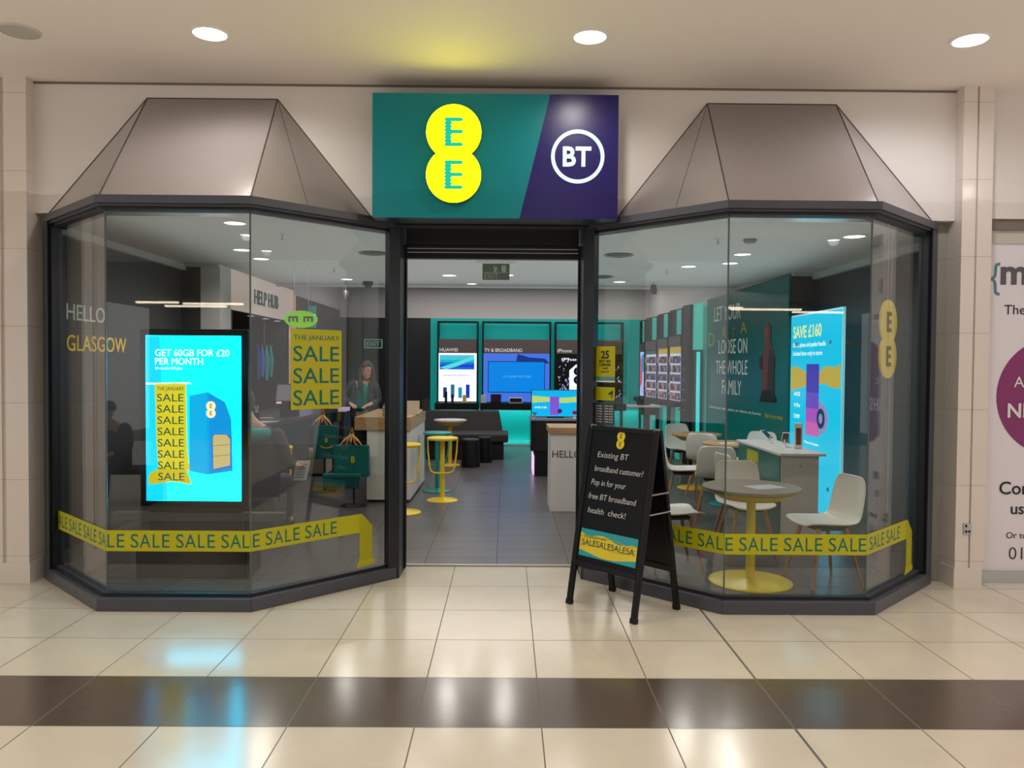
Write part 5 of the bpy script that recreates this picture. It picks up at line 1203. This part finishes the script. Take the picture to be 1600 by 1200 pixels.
# ================================================================ PEOPLE
def skin(name, pts, edges, rad, m, parent, sub=2, root=0):
    me = bpy.data.meshes.new(name); me.from_pydata([tuple(p) for p in pts], edges, []); me.update()
    o = bpy.data.objects.new(name, me); COL.objects.link(o); o.parent = parent
    sk = o.modifiers.new('skin', 'SKIN'); sk.use_smooth_shade = True
    if not me.skin_vertices: 
        me.attributes  # layer is made by the modifier below
        bpy.context.view_layer.objects.active = o
    lay = me.skin_vertices[0] if me.skin_vertices else None
    if lay is None:
        bm = bmesh.new(); bm.from_mesh(me); bm.verts.layers.skin.verify(); bm.to_mesh(me); bm.free(); lay = me.skin_vertices[0]
    for i, r_ in enumerate(rad):
        rx, ry = (r_, r_) if isinstance(r_, (int, float)) else r_
        lay.data[i].radius = (rx, ry); lay.data[i].use_root = (i == root)
    s_ = o.modifiers.new('sub', 'SUBSURF'); s_.levels = s_.render_levels = sub
    me.materials.append(m)
    # bake the surface so that it is plain geometry
    dg = bpy.context.evaluated_depsgraph_get(); nm = bpy.data.meshes.new_from_object(o.evaluated_get(dg))
    o.modifiers.clear(); o.data = nm; nm.name = name
    if not nm.materials: nm.materials.append(m)
    nm.polygons.foreach_set('use_smooth', [True]*len(nm.polygons))
    return o
SKN = mat('skin', (206, 160, 140), .5)
def fingers(P, E, Rr, wrist, tipdir, side, palm_i):
    """palm and five digits as short chains rooted in the palm"""
    d = tipdir.normalized(); s_ = side.normalized(); base = len(P)
    pc = wrist + d*.05; P.append(pc); Rr.append((.036, .018)); E.append((palm_i, base))
    for k, ln in enumerate((.062, .074, .07, .054)):
        b0 = pc + s_*(-.027+.018*k) + d*.03; i0 = len(P)
        P.extend([b0, b0 + d*ln*.55 - s_.cross(d)*.006, b0 + d*ln*.95 - s_.cross(d)*.02]); Rr.extend([.009, .0085, .007]); E.extend([(base, i0), (i0, i0+1), (i0+1, i0+2)])
    b0 = pc - s_*.035 - d*.01; i0 = len(P); P.extend([b0, b0 - s_*.015 + d*.03]); Rr.extend([.011, .009]); E.extend([(base, i0), (i0, i0+1)])
def head_parts(parent, hc, rz, skinm, hair_m=None, cap_m=None, long_hair=False, scale=1.0):
    M_ = Matrix.Translation(hc) @ Matrix.Rotation(rz, 4, 'Z') @ Matrix.Scale(scale, 4)
    def put(mb, name, m, smooth=True):
        mb.v = [tuple(M_ @ Vector(v)) for v in mb.v]; return mb.build(name, m, parent, smooth=smooth)
    EYE = mat('eye_dark', (40, 30, 28), .3); LIP = mat('lips', (160, 84, 80), .5)
    q = MB()
    for sx_ in (-1, 1): q.ball((sx_*.031, -.083, .005), (.011, .008, .007), 10, 6)
    put(q, 'eyes', EYE)
    q = MB()
    for sx_ in (-1, 1): q.ball((sx_*.031, -.086, .026), (.017, .007, .003), 8, 4)
    put(q, 'eyebrows', hair_m or mat('brow_grey', (120, 110, 104), .7))
    put(MB().ball((0, -.086, -.055), (.022, .008, .006), 10, 5), 'lips', LIP)
    if hair_m:
        q = MB(); seg, rings = 24, 14; k0 = len(q.v)
        for i in range(rings+1):
            t_ = math.pi*i/rings
            for j in range(seg):
                a_ = 2*math.pi*j/seg; fx = math.sin(t_)*math.cos(a_); fy = math.sin(t_)*math.sin(a_); fz = math.cos(t_)
                rr_ = 1.0
                face = fy < -.45 and fz < .42
                x, y, z = fx*.094, fy*.108+.012, fz*.135+.018
                if face: y = y*.55+.02; x *= .93
                q.v.append((x, y, z))
        for i in range(rings):
            for j in range(seg):
                a_ = i*seg+j; b_ = i*seg+(j+1) % seg; q.f.append((a_, a_+seg, b_+seg, b_))
        put(q, 'hair', hair_m)
        if long_hair:
            q = MB()
            for sx_ in (-1, 1):
                q.tube([(sx_*.075, -.01, .07), (sx_*.092, -.015, -.02), (sx_*.094, -.035, -.12), (sx_*.088, -.075, -.22), (sx_*.08, -.09, -.31)], [.03, .036, .038, .032, .012], 10)
            q.tube([(0, .07, .06), (0, .09, -.05), (0, .09, -.2)], [.06, .08, .05], 12)
            put(q, 'hair_lengths', hair_m)
    if cap_m:
        q = MB().lathe([(.098, .03), (.104, .05), (.100, .09), (.075, .13), (.03, .145), (.005, .147)], seg=24)
        put(q, 'cap', cap_m); put(MB().ball((0, -.10, .045), (.07, .06, .012), 14, 6), 'cap_peak', cap_m)
def head_chain(P, E, Rr, neck_i, hc, fwd):
    """cranium, jaw, nose as part of the continuous body"""
    i0 = len(P)
    P.extend([hc + Z*-.075 + fwd*.012, hc + Z*-.02, hc + Z*.055 - fwd*.008, hc + Z*.10 - fwd*.01]); Rr.extend([(.052, .06), (.074, .088), (.078, .092), (.045, .055)])
    E.extend([(neck_i, i0), (i0, i0+1), (i0+1, i0+2), (i0+2, i0+3)])

# member of staff behind the wooden counter
st = thing('person', (at(573, 650, 11.35).x-.06, 11.38, 0), label='long-haired person in teal top and dark cardigan standing behind the wooden counter', cat='person')
F_ = Vector((.12, -1, 0)).normalized(); hc = Vector((.06, -.05, 1.545))
P = [Vector((0, 0, .92)), Vector((0, 0, 1.08)), Vector((.01, -.01, 1.24)), Vector((.02, -.01, 1.36)), Vector((.04, -.02, 1.43))]
Rr = [(.13, .10), (.11, .085), (.125, .085), (.09, .06), (.05, .05)]; E = [(0, 1), (1, 2), (2, 3), (3, 4)]
head_chain(P, E, Rr, 4, hc, F_)
for sx_ in (-1, 1):
    i0 = len(P); P.extend([Vector((sx_*.17, 0, 1.35)), Vector((sx_*.235, -.02, 1.12)), Vector((sx_*.13, -.21, 1.07))]); Rr.extend([.040, .036, .026]); E.extend([(3, i0), (i0, i0+1), (i0+1, i0+2)])
    fingers(P, E, Rr, P[i0+2], Vector((-sx_*.5, -.7, -.2)), Vector((-.8*1, .5*sx_, 0)), i0+2)
for sx_ in (-1, 1):
    i0 = len(P); P.extend([Vector((sx_*.09, 0, .84)), Vector((sx_*.10, -.01, .47)), Vector((sx_*.10, .01, .09)), Vector((sx_*.11, -.15, .035))]); Rr.extend([.085, .055, .038, .032]); E.extend([(0, i0), (i0, i0+1), (i0+1, i0+2), (i0+2, i0+3)])
skin('body', P, E, Rr, SKN, st)
head_parts(st, hc, .12, SKN, hair_m=mat('brown_hair', (62, 42, 34), .55), long_hair=True)
skin('teal_top', [P[0], P[1], P[2], P[3], P[3]+Vector((.01, 0, .03))], [(0, 1), (1, 2), (2, 3), (3, 4)], [(.155, .118), (.138, .112), (.156, .118), (.12, .092), (.07, .06)], mat('staff_teal', (20, 120, 116), .6), st)
for sx_ in (-1, 1):
    skin('cardigan_sleeve', [Vector((sx_*.07, .0, 1.385)), Vector((sx_*.175, 0, 1.35)), Vector((sx_*.235, -.02, 1.12)), Vector((sx_*.15, -.18, 1.075))], [(0, 1), (1, 2), (2, 3)], [.062, .074, .056, .042], mat('cardigan_grey', (54, 58, 66), .7), st)
    skin('cardigan_front', [Vector((sx_*.10, -.05, 1.38)), Vector((sx_*.125, -.085, 1.2)), Vector((sx_*.13, -.075, 1.0)), Vector((sx_*.13, -.06, .85))], [(0, 1), (1, 2), (2, 3)], [(.03, .035), (.045, .04), (.045, .04), (.045, .05)], mat('cardigan_grey', (54, 58, 66), .7), st)
skin('trousers', [Vector((0, 0, .93))] + [Vector((s_*.09, 0, .82)) for s_ in (-1, 1)] + [Vector((s_*.10, -.01, .47)) for s_ in (-1, 1)] + [Vector((s_*.10, .01, .10)) for s_ in (-1, 1)],
     [(0, 1), (0, 2), (1, 3), (2, 4), (3, 5), (4, 6)], [(.155, .12), .095, .095, .066, .066, .052, .052], mat('black_trousers', (26, 26, 32), .7), st)
for sx_ in (-1, 1): MB().ball((sx_*.105, -.07, .04), (.045, .13, .04), 14, 8).build('shoe', BLACK, st, smooth=True)

# seated customer at the left counter, seen from behind
cu = thing('person', (at(402, 800, 7.42).x+.05, 7.42, 0), label='seated customer in dark coat with teal hood, paper in hand, left bay', cat='person')
lean = Vector((-.10, 0, 0)); hc = Vector((-.17, .02, 1.27))
P = [Vector((0, 0, .52)), Vector((.0, .0, .68)), Vector((-.01, .0, .85)), Vector((-.04, .0, .99)), Vector((-.11, .01, 1.10))]; Rr = [(.13, .10), (.13, .10), (.13, .09), (.09, .07), (.052, .052)]; E = [(0, 1), (1, 2), (2, 3), (3, 4)]
head_chain(P, E, Rr, 4, hc, Vector((0, 1, 0)))
tipsR = None
for sx_ in (-1, 1):
    i0 = len(P); P.extend([Vector((-.03+sx_*.17, 0, .97)), Vector((sx_*.22+.0, -.02, .74)), Vector((sx_*.16+.10*(sx_ > 0), .16, .66))]); Rr.extend([.042, .038, .028]); E.extend([(3, i0), (i0, i0+1), (i0+1, i0+2)])
    fingers(P, E, Rr, P[i0+2], Vector((.3, .8, -.1)), Vector((.8, -.3, .2)), i0+2)
for sx_ in (-1, 1):
    i0 = len(P); P.extend([Vector((sx_*.09, .04, .50)), Vector((sx_*.12, .40, .50)), Vector((sx_*.12, .42, .10)), Vector((sx_*.13, .56, .035))]); Rr.extend([.09, .06, .042, .034]); E.extend([(0, i0), (i0, i0+1), (i0+1, i0+2), (i0+2, i0+3)])
skin('body', P, E, Rr, SKN, cu)
head_parts(cu, hc, math.pi, SKN, hair_m=mat('dark_hair', (44, 34, 30), .6))
CT = mat('dark_coat', (50, 48, 46), .75, noise=.12, nscale=20)
skin('coat', [P[0], P[1], P[2], P[3], P[3]+Vector((-.02, 0, .04))], [(0, 1), (1, 2), (2, 3), (3, 4)], [(.20, .17), (.195, .155), (.20, .15), (.165, .13), (.12, .10)], CT, cu)
for sx_ in (-1, 1): skin('coat_sleeve', [Vector((-.03+sx_*.11, 0, 1.0)), Vector((-.03+sx_*.17, 0, .97)), Vector((sx_*.22, -.02, .74)), Vector((sx_*.165+.08*(sx_ > 0), .13, .665))], [(0, 1), (1, 2), (2, 3)], [.085, .088, .072, .052], CT, cu)
skin('teal_hood', [Vector((-.16, -.09, 1.02)), Vector((-.07, -.12, .98)), Vector((.05, -.12, .98)), Vector((.09, -.05, 1.02))], [(0, 1), (1, 2), (2, 3)], [.055, .075, .07, .05], mat('hood_teal', (40, 160, 146), .6, emit=None), cu)
skin('trousers', [Vector((0, .02, .5))] + [Vector((s_*.09, .05, .50)) for s_ in (-1, 1)] + [Vector((s_*.12, .40, .50)) for s_ in (-1, 1)] + [Vector((s_*.12, .42, .10)) for s_ in (-1, 1)],
     [(0, 1), (0, 2), (1, 3), (2, 4), (3, 5), (4, 6)], [(.16, .13), .10, .10, .075, .075, .055, .055], mat('navy_trousers', (24, 28, 44), .7), cu)
for sx_ in (-1, 1): MB().ball((sx_*.12, .49, .05), (.045, .13, .045), 14, 8).build('shoe', BLACK, cu, smooth=True)
t = thing('stool_block', (cu.location.x-.02, 7.40, 0), label='dark block seat under the seated customer in the left bay', cat='seat')
MB().box(-.22, .20, -.22, .20, 0, .40).build('seat_block', mat('dark_block', (42, 40, 42), .6), t, bevel=.01)
pp = Vector((cu.location.x+.27, 7.42+.28, .66)); t = thing('paper_sheet', pp, label='printed white paper held in the seated customer\'s hand', cat='paper')
MB().slab(Vector((-.06, 0, -.16)), (X+Yv*.2).normalized(), (Z+X*.2).normalized(), rect(.13, .2), .002).build('paper_page', PAPER, t)
for k in range(6): MB().slab(Vector((-.05+.008*k, -.003+.0, -.13+.025*k)), (X+Yv*.2).normalized(), Z, rect(.09, .006), .0015).build('printed_line', INKG, t)

# man on a bench in the mall, behind and left of the viewer; he shows as a reflection
bn = thing('mall_bench', (-4.6, 1.3, 0), label='dark bench in the mall, left of and behind the viewpoint', cat='bench')
MB().box(-.6, .6, -.22, .22, .36, .42).build('bench_seat', BLACK, bn, bevel=.01); MB().box(-.5, -.42, -.2, .2, 0, .36).box(.42, .5, -.2, .2, 0, .36).build('bench_legs', BLACK, bn)
mn = thing('person', (-4.6, 1.3, 0), label='seated person in dark cap and navy coat, reflected in the left bay glass', cat='person')
hc = Vector((.0, .13, 1.06)); P = [Vector((0, 0, .50)), Vector((0, .0, .64)), Vector((0, .03, .78)), Vector((0, .06, .90)), Vector((0, .09, .96))]; Rr = [(.13, .10), (.13, .10), (.13, .09), (.09, .07), (.052, .052)]; E = [(0, 1), (1, 2), (2, 3), (3, 4)]
head_chain(P, E, Rr, 4, hc, Vector((0, 1, 0)))
for sx_ in (-1, 1):
    i0 = len(P); P.extend([Vector((sx_*.18, .05, .88)), Vector((sx_*.24, .12, .66)), Vector((sx_*.12, .32, .60))]); Rr.extend([.042, .038, .028]); E.extend([(3, i0), (i0, i0+1), (i0+1, i0+2)])
    fingers(P, E, Rr, P[i0+2], Vector((-.2*sx_, .8, -.1)), Vector((.9, .1, .0)), i0+2)
    i0 = len(P); P.extend([Vector((sx_*.09, .04, .49)), Vector((sx_*.12, .42, .49)), Vector((sx_*.12, .44, .10)), Vector((sx_*.13, .58, .035))]); Rr.extend([.09, .06, .042, .034]); E.extend([(0, i0), (i0, i0+1), (i0+1, i0+2), (i0+2, i0+3)])
skin('body', P, E, Rr, SKN, mn); head_parts(mn, hc, math.pi, SKN, cap_m=mat('navy_cap', (24, 26, 40), .7))
NV = mat('navy_coat', (28, 34, 56), .7)
skin('coat', [P[0], P[1], P[2], P[3]], [(0, 1), (1, 2), (2, 3)], [(.185, .155), (.18, .145), (.185, .14), (.15, .12)], NV, mn)
for sx_ in (-1, 1): skin('coat_sleeve', [Vector((sx_*.11, .05, .9)), Vector((sx_*.18, .05, .88)), Vector((sx_*.24, .12, .66)), Vector((sx_*.135, .29, .605))], [(0, 1), (1, 2), (2, 3)], [.08, .085, .07, .05], NV, mn)
skin('trousers', [Vector((0, .02, .49))] + [Vector((s_*.09, .05, .49)) for s_ in (-1, 1)] + [Vector((s_*.12, .42, .49)) for s_ in (-1, 1)] + [Vector((s_*.12, .44, .10)) for s_ in (-1, 1)],
     [(0, 1), (0, 2), (1, 3), (2, 4), (3, 5), (4, 6)], [(.16, .13), .10, .10, .075, .075, .055, .055], mat('navy_trousers', (24, 28, 44), .7), mn)
for sx_ in (-1, 1): MB().ball((sx_*.12, .50, .05), (.045, .13, .045), 14, 8).build('shoe', BLACK, mn, smooth=True)
